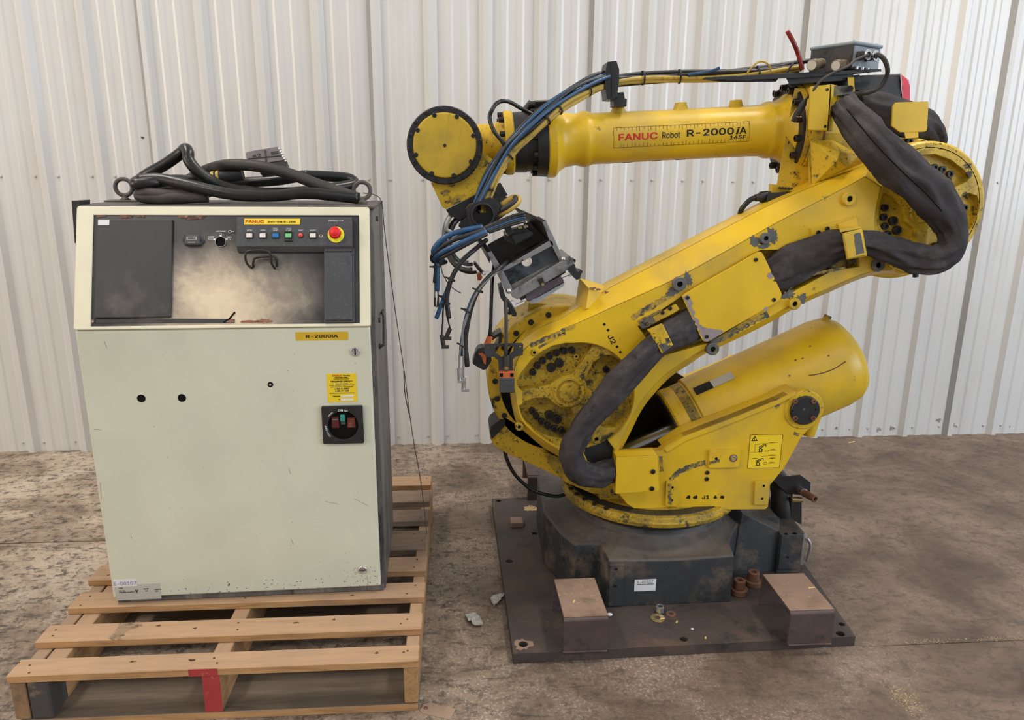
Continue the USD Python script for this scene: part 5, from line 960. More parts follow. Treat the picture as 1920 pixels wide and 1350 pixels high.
p1 = pad([(1330, 843), (1388, 842), (1389, 850), (1386, 877), (1328, 878)]); p2 = pad([(1249, 903), (1272, 901), (1273, 945), (1268, 950), (1248, 949)], None, .007, M_yelw); p3 = pad([(1416, 902), (1443, 901), (1440, 947), (1414, 947)])
for par, x, y, r in ((p1, 1343, 860, .0045), (p2, 1261, 914, .004), (p2, 1260, 938, .004), (p3, 1432, 911, .004), (p3, 1429, 935, .004)): bolt(par, TF, (x, y), r, .007, 'hole', M_hole, .001)
c = TF.px(1375, 859, .007)
part(p1, 'bushing', TF.put(cat(pipe((c[0], c[1], .006), (c[0], c[1], .0085), .0118, .0095, 24))), M_rustred, 30); part(p1, 'bushing', TF.put(pipe((c[0], c[1], .006), (c[0], c[1], .010), .0085, .0045, 20)), M_zinc, 30)
for x, y in ((1326, 886), (1325, 898)): bolt(frame_, TF, (x, y), .0065, .0, 'plug', M_bolt, .003)
part(frame_, 'axis_mark', TF.text('J1', TF.px(1323, 932), .022, .012, 0, .0008), M_black_print, False)
for x, y in ((1291, 932), (1304, 932), (1341, 932), (1354, 932)): part(frame_, 'axis_mark', TF.ext(blob(TF.px(x, y), .006, .005, 10, .6, int(x)), -.001, .0008), M_black_print, False)
def fstreak(pl, w, s, n=0.0, m=M_scuff): streak(pl, w, s, m, TF, frame_, n)
fstreak([(1256, 900), (1272, 885), (1298, 874), (1322, 867)], .008, 11); fstreak([(1239, 856), (1241, 884)], .005, 12); fstreak([(1256, 906), (1256, 946)], .005, 13, .007); fstreak([(1463, 750), (1452, 762)], .010, 14); fstreak([(1488, 812), (1498, 815)], .005, 15); fstreak([(1330, 868), (1349, 864)], .005, 16, .007)
# warning label with the two little robots
lb = [TF.px(x, y) for x, y in ((1404, 815), (1470, 815), (1465, 877), (1399, 877))]
lx0, lx1, ly0, ly1 = lb[3][0] + .003, lb[1][0] - .003, lb[2][1], lb[0][1]
wlb = part(frame_, 'warning_label', TF.box(lx0, lx1, ly0, ly1, -.001, .0006), M_label_y, False, 'yellow transport warning label')
S_ = lambda u, v: (lx0 + (lx1 - lx0) * u, ly0 + (ly1 - ly0) * v)
def wl_(lines, w=.0007): return TF.ext(unary_union([LineString([S_(*p) for p in L]).buffer(w) for L in lines]), .0004, .0010)
bdr = rrect(lx0, lx1, ly0, ly1, .003); part(wlb, 'border', TF.ext(bdr.difference(bdr.buffer(-.0014)), .0004, .0010), M_brownprint, False)
part(wlb, 'warning_triangle', wl_([[(.06, .82), (.22, .82), (.14, .96), (.06, .82)], [(.14, .85), (.14, .91)]], .0009), M_black_print, False)
def mini(u, v): return [[(u - .06, v - .08), (u + .06, v - .08)], [(u - .03, v - .08), (u - .05, v), (u, v + .02), (u + .05, v - .02), (u + .03, v - .08)], [(u - .02, v), (u - .05, v + .06), (u + .06, v + .11), (u + .14, v + .12), (u + .15, v + .07)], [(u, v + .04), (u + .08, v + .08)]]
for u, v in ((.36, .58), (.32, .17)): part(wlb, 'pictogram', wl_(mini(u, v), .0011), M_black_print, False)
part(wlb, 'lines', wl_([[(.18, .72), (.88, .76)], [(.18, .48), (.18, .73)], [(.06, .48), (.36, .48)], [(.5, .54), (.6, .54), (.6, .5), (.5, .5), (.5, .54)], [(.62, .53), (.85, .53)], [(.40, .36), (.85, .37)], [(.62, .28), (.85, .29)], [(.5, .18), (.58, .18), (.58, .12), (.5, .12), (.5, .18)], [(.62, .15), (.85, .15)]], .0004), M_brownprint, False)
for u, v in ((.70, .76), (.26, .72), (.74, .555), (.74, .39), (.74, .30), (.74, .17), (.22, .30)): part(wlb, 'caption', TF.text('ROBOT', S_(u, v), .014, .0024, .0006, bold=False), M_brownprint, False)
# --- elbow casting behind the arm
UF = plane_y(2.10)
el = part(rob, 'elbow_casting', cat(cyl((J3[0], 2.075, J3[1]), (J3[0], 2.30, J3[1]), .198, 56, bev=.005),
     hull([PY(x, y, yy) for x, y in ((1490, 165), (1560, 168), (1560, 330), (1528, 352), (1455, 372), (1447, 395), (1470, 420), (1500, 330)) for yy in (2.11, 2.29)]),
     hull([PY(x, y, yy) for x, y in ((1519, 250), (1575, 250), (1625, 300), (1600, 345), (1516, 380), (1516, 300)) for yy in (2.06, 2.30)])), M_yelw, 25, 'yellow elbow casting behind the arm')
EL2 = plane_y(2.075)
for x, y in ((1702, 264), (1731, 266), (1503, 302 + 0), (1614, 303)): pass
bolt(el, EL2, (1702, 265), .010, .0, 'flange_bolt', M_bolt, .012); bolt(el, EL2, (1731, 267), .0065, .0, 'flange_bolt', M_bolt, .004); bolt(el, EL2, (1616, 304), .0065, .0, 'flange_bolt', M_bolt, .003)
part(el, 'cast_gusset', hull([PY(x, y, yy) for x, y, yy in ((1519, 265, 2.05), (1560, 262, 2.05), (1575, 285, 2.0), (1612, 290, 2.03), (1590, 313, 2.0), (1570, 300, 1.99), (1522, 350, 2.06), (1525, 300, 2.05))]), M_yelw, 20)
part(el, 'axis_mark', cat(*[plane_y(2.058).text(t, plane_y(2.058).px(1536, yy), .010, .013, .0, .0008) for t, yy in (('3', 318), ('J', 332))]), M_black_print, False)
bxp = plane_y(2.11)
cb = part(el, 'connector_bracket', bxp.ext(bxp.poly([(1447, 345), (1492, 352), (1494, 362), (1470, 372), (1446, 365)]), -.02, .004), M_yelw, 20)
part(cb, 'connector_row', hull([PY(x, y, yy) for x, y in ((1440, 362), (1488, 358), (1488, 368), (1455, 385), (1436, 380)) for yy in (2.07, 2.14)]), M_black, 20)
for k in range(5): part(cb, 'stud', cyl(PY(1462 + 5.5 * k, 352 + .4 * k, 2.105), PY(1462 + 5.5 * k, 352 + .4 * k, 2.095), .0032, 8), M_bolt)
part(cb, 'cable_gland', lathe([(0, .012), (.01, .0155), (.03, .0155), (.034, .011), (.045, .010)], PY(1445, 367, 2.09), PY(1424, 370, 2.09) - PY(1445, 367, 2.09), 14), M_black)
part(cb, 'cable_gland', lathe([(0, .016), (.02, .018), (.03, .015), (.045, .016), (.06, .010)], PY(1462, 385, 2.11), PY(1420, 400, 2.11) - PY(1462, 385, 2.11), 14), M_black)
part(cb, 'cable', tube([PY(1426, 369, 2.09), PY(1408, 374, 2.09), PY(1392, 390, 2.09), PY(1388, 403, 2.10), PY(1393, 413, 2.11), PY(1402, 418, 2.12)], .0075, 10, 6), M_cable, True)
# --- forearm
fa = np.array([-.036 + .035, 2.19, 1.325]); fd = norm((1.0, 0, .0570))
def fx(px, py=250):                                  # distance along the forearm axis of a pixel column
    return (PY(px, py, 2.19)[0] - fa[0]) / fd[0]
k_ = .00147
def fr(h): return h * .001475
prof = [(fx(1022), fr(66)), (fx(1024), fr(69)), (fx(1038), fr(69)), (fx(1041), fr(66)), (fx(1047), fr(58)), (fx(1058), fr(51)), (fx(1078), fr(48)), (fx(1088), fr(51)), (fx(1094), fr(53)), (fx(1100), fr(52)), (fx(1110), fr(48)), (fx(1250), fr(47.5)), (fx(1400), fr(48)), (fx(1424), fr(49)), (fx(1431), fr(53)), (fx(1438), fr(54)), (fx(1444), fr(53)), (fx(1450), fr(55)), (fx(1460), fr(59)), (fx(1468), fr(65)), (fx(1475), fr(74)), (fx(1478), fr(74))]
fore = part(rob, 'forearm', lathe(prof, fa, fd, 56), M_yel, 35, 'tubular yellow forearm')
part(rob, 'forearm_flange', lathe([(fx(1474), fr(60)), (fx(1474), fr(86)), (fx(1482), fr(88)), (fx(1484), fr(86)), (fx(1484), fr(90)), (fx(1500), fr(92)), (fx(1530), fr(80)), (fx(1560), fr(60))], fa, fd, 56), M_yelw, 35)
fl_ = '/World/industrial_robot/forearm_flange'
A_, B_, _d = frame_of(fd)
up = norm(np.array([-fd[2], 0, fd[0]])); tw_ = np.array([0, -1.0, 0])
def around(t, r, a): return fa + fd * t + r * (math.cos(a) * tw_ + math.sin(a) * up)
part(fl_, 'scalloped_ring', lathe([(fx(1469), fr(66)), (fx(1469), fr(84)), (fx(1476), fr(86)), (fx(1476), fr(66))], fa, fd, 40, closed=False), M_black, 35, 'black grease ring')
for k in range(14):
    a = k * 2 * math.pi / 14 + .2
    p = around(fx(1471), fr(77), a); part(fl_, 'flange_bolt', lathe([(0, .0095), (.018, .0095), (.019, .008), (.019, .005), (.014, .005), (.014, .0004)], p, -fd, 12), M_bolt, 30)
part(fl_, 'seam', lathe([(fx(1503), fr(91)), (fx(1504), fr(92.8)), (fx(1506), fr(92.8)), (fx(1507), fr(90))], fa, fd, 48, closed=False), M_rustred, 35, 'dark red sealant seam')
for x, sx in ((1160, .017), (1276, .017), (1378, .018)):
    t = fx(x); c = fa + fd * t + up * fr(44)
    b = part(fore, 'top_lug', lathe([(0, .024), (.012, .019), (.022, .0165), (.0225, .006)], c, up, 20), M_yel, 30)
    part(b, 'bore', cyl(c + up * .0222, c + up * .0228, .0058, 12), M_rustred)
# lettering band on the tube: mapped round the cylinder
RT = fr(47.6) + .0006
def wrapx(m, t0, a0):                                # flat (x along axis, y round the tube) -> on the tube
    v = m.vertices; a = a0 + v[:, 1] / RT; r = RT + v[:, 2]
    m = m.copy(); m.vertices = fa + np.outer(t0 + v[:, 0], fd) + (r * np.cos(a))[:, None] * tw_ + (r * np.sin(a))[:, None] * up; return m
def flat_text(t, w, h, bold=True, slant=0):
    F = Frame((0, 0, 0), (1, 0, 0), (0, 1, 0)); return F.text(t, (0, 0), w, h, 0, .0005, bold=bold, slant=slant)
tl, tr_ = fx(1142), fx(1388); TC = (tl + tr_) / 2; LW = tr_ - tl; A0 = math.asin(-.035)
def put_t(t, px, dy, w, h, m, **k): part(fore, 'lettering', wrapx(flat_text(t, w, h, **k), fx(px), A0 + dy / RT), m, False)
put_t('FANUC', 1186, .001, .110, .0185, M_red_print); put_t('Robot', 1246, .001, .050, .0165, M_black_print, bold=False); put_t('R-2000', 1317, .0035, .134, .0185, M_black_print); put_t('i', 1365, .0035, .007, .0190, M_black_print, slant=.3); put_t('A', 1376, .0035, .021, .0185, M_black_print); put_t('165F', 1367, -.0145, .046, .0105, M_black_print, slant=.1)
HB = .0275
def strip(x0, x1, y0, y1): m = trimesh.creation.box([x1 - x0, y1 - y0, .0005]); m = m.subdivide_to_size(.012); m.apply_translation([(x0 + x1) / 2, (y0 + y1) / 2, 0]); return m
ln = [strip(-LW / 2, LW / 2, s * HB - .0004, s * HB + .0004) for s in (-1, 1)] + [strip(s * LW / 2 - .0004, s * LW / 2 + .0004, -HB, HB) for s in (-1, 1)]
for s, l in ((-1, ln[0]), (1, ln[1]), (0, ln[2]), (0, ln[3])): part(fore, 'label_border', wrapx(l, TC, A0), M_brownprint, False)
rk = np.random.default_rng(4); cr_ = []
for k in range(70):
    x = -LW / 2 + LW * (k % 35 + .5 + .4 * rk.random()) / 35; L = .004 + .010 * rk.random(); s = 1 if k < 35 else -1
    cr_.append(wrapx(strip(x - .0003, x + .0003, *sorted((s * HB, s * (HB - L)))), TC, A0))
part(fore, 'label_cracks', cat(*cr_), M_brownprint, False, 'fine cracks along the sticker edge', kind='stuff')
for x, rx in ((1140, .012), (1175, .016), (1230, .012), (1275, .014)):
    part(fore, 'scuff', wrapx(strip(-rx, rx, -.003, .003), fx(x), -1.45), M_grey, False)
# --- wrist
for nm, pr, m in (('wrist_gear_ring', [(fx(1003), fr(50)), (fx(1003), fr(65)), (fx(1023), fr(67)), (fx(1023), fr(50))], M_black), ('wrist_gearbox', [(fx(962), fr(50)), (fx(962), fr(56)), (fx(985), fr(57)), (fx(985), fr(55.5)), (fx(1004), fr(55.5)), (fx(1004), fr(50))], M_black), ('wrist_flange', [(fx(945), fr(40)), (fx(945), fr(58)), (fx(949), fr(60)), (fx(959), fr(60)), (fx(962), fr(57)), (fx(962), fr(40))], M_yelw)):
    wp = part(rob, nm, lathe(pr, fa, fd, 48), m, 35)
    if nm == 'wrist_gear_ring':
        for k in range(12): p = around(fx(1003), fr(60), k * math.pi / 6 + .1); part(wp, 'flange_bolt', lathe([(0, .0075), (.011, .0075), (.012, .006), (.012, .003)], p, -fd, 10), M_bolt, 30)
    if nm == 'wrist_flange':
        for k in range(10): p = around(fx(945), fr(52), k * math.pi / 5 + .3); part(wp, 'flange_bolt', lathe([(0, .008), (.014, .008), (.015, .006), (.015, .003)], p, -fd, 10), M_bolt, 30)
part(rob, 'wrist_cover_lug', cat(cyl(around(fx(985), fr(55), 1.45), around(fx(1000), fr(72), 1.45), .011, 12), hull([around(fx(t), fr(h), a) for t in (1004, 1032) for h in (60, 76) for a in (1.2, 1.62)]), cyl(around(fx(992), fr(69), 1.3), around(fx(1006), fr(69), 1.3), .008, 10), cyl(around(fx(992), fr(69), 1.52), around(fx(1006), fr(69), 1.52), .008, 10)), M_black, 25)
wr = part(rob, 'wrist_body', cat(lathe([(fx(880), fr(37)), (fx(925), fr(37)), (fx(940), fr(41)), (fx(950), fr(42))], fa, fd, 40),
      cyl((J5[0], 2.085, J5[1]), (J5[0], 2.295, J5[1]), .101, 48, bev=.004),
      hull([PY(x, y, yy) for x, y in ((808, 343), (822, 362), (830, 389), (836, 392), (932, 346), (940, 325), (925, 300), (898, 280)) for yy in (2.105, 2.275)])), M_yelw, 30, 'yellow wrist casting')
W5 = plane_y(2.085); c5 = W5.px(834, 273)
r5 = np.linalg.norm(W5.px(905, 273) - c5)
ringw = part(wr, 'cap_ring', W5.put(lathe([(-.012, r5), (.003, r5), (.005, r5 - .002), (.005, r5 * .835), (.0, r5 * .825)], (c5[0], c5[1], 0), (0, 0, 1), 56, closed=False)), M_black, 30, 'black ring round the wrist cap')
cap = part(wr, 'wrist_cap', W5.put(lathe([(-.01, r5 * .835), (.006, r5 * .835), (.010, r5 * .815), (.0115, r5 * .78), (.0118, r5 * .3), (.0118, .0004)], (c5[0], c5[1], 0), (0, 0, 1), 56)), M_capdull, 30, 'round dull yellow wrist cap')
for k in range(16):
    a = k * math.pi / 8 + .12; bolt(ringw, W5, None, .0055, .005, 'ring_bolt', M_bolt, .003, raw=(c5[0] + r5 * .93 * math.cos(a), c5[1] + r5 * .93 * math.sin(a)))
for a in (.33, 1.15, 1.9, 2.65, 3.45, 4.25, 5.0, 5.75):
    bolt(cap, W5, None, .0062, .0105, 'cap_bolt', M_bolt, .003, raw=(c5[0] + r5 * .795 * math.cos(a), c5[1] + r5 * .795 * math.sin(a)))
bolt(cap, W5, None, .0048, .0118, 'centre_screw', M_bolt, .001, raw=(c5[0], c5[1]))
part(wr, 'tool_flange', hull([PY(x, y, yy) for x, y in ((836, 393), (843, 404), (862, 413), (952, 366), (938, 342), (928, 348)) for yy in (2.10, 2.28)]), M_black, 20, 'black tool flange')
for px, rx, ry, sd, rot in (((835, 362), .014, .007, 32, .2), ((858, 372), .020, .008, 33, .4)): patch(px, rx, ry, sd, rot, M_scuff, plane_y(2.105), wr, .5)
# --- equipment on the elbow: bracket, plates, motors, top plate
g = [plane_y(2.0).px(x, y) for x, y in ((1519, 162), (1559, 158), (1553, 245), (1516, 244))]
gb = part(rob, 'cable_bracket', cat(plane_y(2.0).ext(bezel(Polygon([tuple(q) for q in g]), .003), -.004, 0), hull([PY(x, y, yy) for (x, y), yy in (((1559, 158), 2.0), ((1553, 245), 2.0), ((1571, 160), 2.10), ((1566, 246), 2.10), ((1557, 159), 2.0), ((1551, 245), 2.0))])), M_yel, 20, 'bent yellow cable bracket')
for x, y in ((1551, 168), (1547, 237)): bolt(gb, plane_y(2.0), (x, y), .004, .0, 'screw', M_bolt, .002)
part(gb, 'clamp_bar', hull([PY(x, y, yy) for x, y in ((1560, 162), (1598, 160), (1600, 176), (1562, 180)) for yy in (2.04, 2.10)]), M_grey, 20)
part(gb, 'clamp_screw', cyl(PY(1594, 166, 2.04), PY(1594, 166, 2.025), .008, 12), M_bolt)
part(gb, 'post', hull([PY(x, y, yy) for x, y in ((1589, 145), (1601, 145), (1603, 175), (1591, 175)) for yy in (2.08, 2.12)]), M_yelw, 20)
yp = plane_y(2.03)
tp = part(rob, 'shield_plate', cat(yp.ext(bezel(yp.poly([(1674, 200), (1680, 192), (1740, 190), (1741, 194), (1738, 244), (1733, 247), (1688, 248), (1672, 236)]), .003), -.005, 0), hull([PY(x, y, yy) for x, y in ((1695, 247), (1722, 246), (1722, 258), (1698, 260)) for yy in (2.031, 2.08)])), M_yelcover, 20, 'square yellow shield plate above the elbow')
mo = part(rob, 'wrist_motor', hull([PY(x, y, yy) for x, y, yy in ((1600, 142, 2.14), (1688, 140, 2.14), (1692, 190, 2.12), (1600, 190, 2.12), (1605, 142, 2.26), (1688, 138, 2.26), (1692, 188, 2.26), (1600, 188, 2.26))]), plain('dark_motor', (0.020, 0.021, 0.026), .45, 0, .5, .3, 40, bev=.002), 20, 'black wrist motor')
part(mo, 'end_cap', hull([PY(x, y, yy) for x, y, yy in ((1690, 140, 2.13), (1700, 148, 2.14), (1706, 160, 2.15), (1706, 188, 2.14), (1692, 191, 2.12), (1690, 140, 2.25), (1704, 150, 2.25), (1705, 188, 2.25))]), M_redcap, 20, 'red motor end cap')
part(mo, 'marking', plane_y(2.139).text('9', plane_y(2.139).px(1659, 162), .012, .016, .0, .001), M_label_g, False)
part(rob, 'cable_tray', cat(hull([PY(x, y, yy) for x, y in ((1316, 149), (1322, 145), (1500, 136), (1652, 129), (1653, 134), (1500, 146), (1400, 150)) for yy in (2.08, 2.10)]), hull([PY(x, y, yy) for x, y in ((1470, 140), (1600, 133), (1600, 150), (1480, 158)) for yy in (2.09, 2.26)]), hull([PY(x, y, yy) for x, y in ((1478, 150), (1612, 140), (1614, 178), (1560, 200), (1490, 172)) for yy in (2.135, 2.27)])), M_black, 20, 'long flat black cable tray')
part('/World/industrial_robot/cable_tray', 'hanging_edge', hull([PY(x, y, 2.095 + d) for x, y in ((1318, 150), (1400, 150), (1460, 147), (1455, 153), (1410, 154), (1375, 152), (1362, 154)) for d in (0, .003)]), M_cabledusty, 20)
part(rob, 'standoff', cyl(PY(1503, 148, 2.17), PY(1503, 165, 2.17), .012, 14), M_black)
# valve fittings on the tray
for x, y, s in ((1530, 122, 1.0), (1575, 123, .95)):
    p0, p1 = PY(x - 8, y, 2.05), PY(x + 18, y - 5, 2.12)
    v = part('/World/industrial_robot/cable_tray', 'fitting', lathe([(0, .014 * s), (.004, .0155 * s), (.02, .0155 * s), (.022, .013 * s), (.07, .013 * s)], p0, p1 - p0, 20), M_grimybrass, 30)
    part(v, 'face', cyl(p0 - (p1 - p0) * .01, p0 + (p1 - p0) * .005, .0125 * s, 18), M_label_grey)
# grey junction box on the tray
jb = thing('junction_box', PY(1603, 128, 2.13), 'grey metal junction box with two cable glands on top of the elbow', 'junction box')
jf = plane_y(2.09)
def jp(x, y, yy): return PY(x, y, yy)
A0_, A1_, A2_ = PY(1561, 127, 2.20), PY(1598, 128, 2.08), PY(1648, 126, 2.14)
ju = norm((A2_ - A1_) * [1, 1, 0]); jv = np.array([-ju[1], ju[0], 0])
JF = Frame(A1_, ju, (0, 0, 1))
jw = np.linalg.norm((A2_ - A1_)[:2]); jd = .135; jh = .060
part(jb, 'box', JF.box(0, jw, 0, jh, -jd, 0, .003), M_galv, 20)
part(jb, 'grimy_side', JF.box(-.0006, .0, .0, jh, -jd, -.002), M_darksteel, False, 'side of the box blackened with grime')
part(jb, 'lid', JF.box(-.004, jw + .004, jh, jh + .010, -jd - .004, .004, .003), M_galv, 20)
for u in (.01, jw - .01): part(jb, 'lid_screw', cyl(JF.at(u, jh + .009, -.01), JF.at(u, jh + .014, -.01), .004, 10), M_zinc)
for u in (.022, .058):
    g_ = part(jb, 'cable_gland', JF.put(lathe([(0, .012), (.012, .012), (.013, .010), (.026, .0105)], (u, .033, 0), (0, 0, 1), 16)), M_rubber, 30)
    part(g_, 'lock_ring', JF.put(pipe((u, .033, .026), (u, .033, .030), .0145, .008, 20)), M_zinc)
for u in (.01, .035, .06): part(jb, 'foot_screw', cyl(JF.at(u, -.003, .006), JF.at(u, .005, .006), .005, 8), M_zinc)
# ---------------------------------------------------------------- gripper frame bolted under the wrist
YG = 1.99; GF = plane_y(YG)
def zg(pts): return [(x / 5.625 + 860, y / 5.625 + 360) for x, y in pts]
gr = thing('gripper_frame', PY(985, 565, YG + .08), 'welded steel gripper frame with a round hole hanging from the wrist', 'gripper')
dep = -.17
lp = GF.poly(zg([(300, 640), (345, 622), (450, 800), (560, 1008), (575, 1040), (500, 1058), (485, 1030)]))
rp_ = GF.poly(zg([(885, 318), (922, 303), (1000, 470), (1095, 690), (1130, 720), (1085, 745), (1060, 720), (960, 520)]))
def gpl(pl, n0, n1): return GF.ext(bezel(GF.poly(zg(pl)), .001), n0, n1)
sp1 = part(gr, 'side_plate', cat(GF.ext(lp, dep, -.002), GF.put(hull([(u, v, n) for (x, y, n) in ((300, 640, -.01), (345, 622, -.01), (165, 500, -.17), (205, 490, -.17), (300, 720, -.17), (330, 760, -.01)) for u, v in [GF.px(x / 5.625 + 860, y / 5.625 + 360, 0)]]))), M_darksteel, 20)
part(sp1, 'machined_edge', GF.ext(lp, -.003, 0), M_steel, 20)
sp2 = part(gr, 'side_plate', cat(GF.ext(rp_, dep, -.002), GF.put(hull([(u, v, n) for (x, y, n) in ((885, 318, -.002), (922, 303, -.002), (600, 175, -.17), (620, 190, -.17), (900, 480, -.17), (960, 500, -.01)) for u, v in [GF.px(x / 5.625 + 860, y / 5.625 + 360, 0)]]))), M_darksteel, 20)
part(sp2, 'machined_edge', GF.ext(rp_, -.003, 0), M_steel, 20)
sh = [(425, 790), (465, 800), (960, 512), (985, 520), (1000, 560), (480, 835), (455, 830)]
sp3 = part(gr, 'shelf', gpl(sh, dep, -.002), M_darksteel, 20); part(sp3, 'machined_edge', gpl(sh, -.003, 0), M_steel, 20)
back_ = GF.poly(zg([(340, 600), (880, 300), (970, 505), (455, 805)]))
part(gr, 'back_plate', GF.ext(back_.buffer(.004), -.10, -.09), M_brownplate, 20, 'dark brown oily back plate')
hole_ = Point(*GF.px(*zg([(733, 750)])[0])).buffer(np.linalg.norm(GF.px(990, 493) - GF.px(1000, 493)), quad_segs=8)
web = GF.poly(zg([(470, 830), (1010, 545), (1090, 720), (545, 1010)])).difference(hole_)
part(gr, 'web_plate', GF.ext(web, -.045, -.035), M_bluesteel, 20, 'mottled blue steel web with a round hole')
part(gr, 'foot_plate', gpl([(540, 1050), (1170, 670), (1215, 735), (1190, 790), (620, 1125), (560, 1100)], dep, .008), M_steel, 20)
for x, y, r in ((530, 1040, .008), (1100, 705, .007)): part(gr, 'weld_blob', trimesh.creation.icosphere(2, r).apply_translation(GF.at(*GF.px(x / 5.625 + 860, y / 5.625 + 360), .004)), M_zinc, True)
part(gr, 'slide_block', cat(gpl([(700, 1070), (1075, 885), (1110, 935), (1095, 955), (745, 1155), (720, 1150)], -.12, .0)), plain('purple_grey_block', (0.085, 0.070, 0.085), .5, .1, .5, .3, 40, bev=.002), 20)
part(gr, 'rail', gpl([(640, 1120), (1120, 820), (1135, 850), (660, 1150)], -.14, -.004), M_black, 20)
for pl in ([(420, 1000), (460, 985), (500, 1130), (560, 1190), (612, 1275), (600, 1305), (560, 1300), (520, 1215), (440, 1110)], [(1180, 770), (1215, 750), (1240, 830), (1290, 830), (1275, 905), (1235, 922), (1195, 880), (1140, 800)]):
    part(gr, 'end_clamp', gpl(pl, -.06, .012), M_black, 20)
for x, y in ((1215, 725), (1285, 840), (535, 1275), (440, 1010)): part(gr, 'clamp_screw', GF.disc(GF.px(x / 5.625 + 860, y / 5.625 + 360, .0), .0050, -.03, .004, 10), M_bolt)
for pl in ([(555, 1150), (580, 1150), (600, 1190), (690, 1150), (695, 1165), (590, 1215)], [(1090, 910), (1190, 870), (1195, 885), (1110, 925)], [(248, 850), (265, 845), (320, 830), (325, 842), (270, 868), (262, 880)]):
    part(gr, 'bright_clip', gpl(pl, -.012, .0025), M_label_w, 20)
part(gr, 'center_tab', cat(gpl([(828, 920), (880, 895), (905, 960), (860, 985)], 0, .014)), M_black, 20)
part(gr, 'brass_screw', GF.disc(GF.px(885 / 5.625 + 860, 972 / 5.625 + 360, .014), .0045, .01, .020, 12), M_brass)
part(gr, 'pale_pad', gpl([(745, 1150), (830, 1140), (1110, 985), (1140, 965), (1120, 1010), (850, 1190), (770, 1200)], -.09, -.03), plain('pale_plastic_pad', (0.45, 0.47, 0.50), .5), 20)
for pl, nm, n0, n1 in (([(490, 440), (690, 370), (800, 450), (800, 475), (610, 575), (500, 530)], 'valve_base', -.09, -.035), ([(480, 380), (540, 345), (590, 430), (530, 470)], 'valve', -.08, -.015), ([(600, 270), (660, 240), (700, 300), (640, 350)], 'valve', -.08, -.015), ([(560, 470), (780, 420), (800, 455), (610, 560)], 'valve', -.08, -.025)):
    part(gr, nm, gpl(pl, n0, n1), M_black, 20)
for x, y in ((640, 378), (660, 375), (700, 370), (720, 362), (500, 440), (515, 450)): part(gr, 'brass_fitting', GF.disc(GF.px(x / 5.625 + 860, y / 5.625 + 360, -.02), .0032, -.05, -.018, 8), M_brass)
part(gr, 'proximity_switch', cat(gpl([(160, 790), (180, 770), (260, 870), (300, 900), (270, 915), (205, 850)], -.10, -.06)), M_black, 20)
part(gr, 'orange_tip', gpl([(205, 900), (235, 890), (260, 945), (235, 975), (205, 970)], -.10, -.07), M_orange, 20)
part(gr, 'adapter_plate', GF.put(hull([(u, v, n) for x, y in ((0, 395), (30, 330), (440, 60), (560, 80), (620, 190), (200, 500), (150, 520)) for n in (-.18, -.10) for u, v in [GF.px(x / 5.625 + 860, y / 5.625 + 360)]])), M_darksteel, 20)
# black cable guide plate
gd = GF.poly(zg([(75, 180), (110, 135), (330, 60), (385, 70), (420, 110), (425, 200), (300, 350), (250, 380), (120, 380)]))
gh = GF.px(905, 402); gdp = part(gr, 'cable_guide', cat(GF.ext(gd.difference(Point(*gh).buffer(.027)), -.02, .012), GF.ext(gd, -.05, -.02)), M_black, 20, 'black cable guide plate')
part(gdp, 'ring', GF.put(pipe((gh[0], gh[1], .010), (gh[0], gh[1], .018), .031, .027, 28)), M_rubber, 30)

# ---------------------------------------------------------------- hoses and wires
def path(pts): return [PY(x, y, yy) for x, y, yy in pts]
def bundle(par, pts, specs, n=8, per=6):
    """Parallel hoses along one path; specs: (offset across, offset in depth, radius, material)."""
    P_ = spline(path(pts), per); t = np.gradient(P_, axis=0); t /= np.linalg.norm(t, axis=1, keepdims=True)
    s = np.cross(t, [0, 1.0, 0]); s /= np.linalg.norm(s, axis=1, keepdims=True) + 1e-9
    for i, (o, d, r, m) in enumerate(specs):
        wob = .0025 * np.sin(np.arange(len(P_)) * (.25 + .05 * (i % 3)) + i * 1.7)[:, None]
        part(par, 'hose', tube(P_ + s * (o + wob) + np.array([0, d, 0]) + np.array([0, 1.0, 0]) * wob * .6, r, n, smooth=False), m, True)
def tie(par, p, d, r):                               # cable tie
    d = norm(d); p = np.array(p); a, b, d = frame_of(d)
    part(par, 'cable_tie', cat(pipe(p - d * .0022, p + d * .0022, r + .0013, r - .001, 14), hull([p + a * (r + s) + b * q + d * w for s in (0, .008) for q in (-.0025, .0025) for w in (-.002, .002)])), M_rubber, 30)
main = thing('cable_bundle', PY(905, 395, 2.04), 'bundle of blue, black and yellow hoses strapped along the forearm down to the gripper', 'cables')
mp = [(1500, 124, 2.16), (1420, 137, 2.17), (1340, 141, 2.18), (1260, 144, 2.19), (1180, 148, 2.18), (1130, 156, 2.15), (1085, 177, 2.10), (1045, 203, 2.07), (1000, 243, 2.05), (965, 275, 2.045), (940, 306, 2.04), (920, 340, 2.035), (905, 378, 2.03), (902, 398, 2.01)]
bundle(main, mp, [(-.010, .0, .0058, M_blackhose), (-.004, -.010, .0055, M_blackhose), (.004, -.011, .0062, M_yelcable), (.011, -.004, .0060, M_yelcable), (.010, .008, .0055, M_blackhose), (-.002, .008, .0060, M_bluehose)])
mp2 = [(1150, 145, 2.16), (1110, 158, 2.12), (1070, 179, 2.085), (1030, 208, 2.06), (990, 245, 2.04), (955, 280, 2.035), (932, 315, 2.03), (915, 350, 2.025), (900, 385, 2.02)]
bundle(main, mp2, [(-.014, -.006, .0052, M_bluehose), (-.009, -.014, .0050, M_blackhose), (-.018, .002, .0050, M_blackhose), (-.002, -.018, .0050, M_bluehose), (.016, .0, .0048, M_yelcable)])
PM = spline(path(mp), 6)
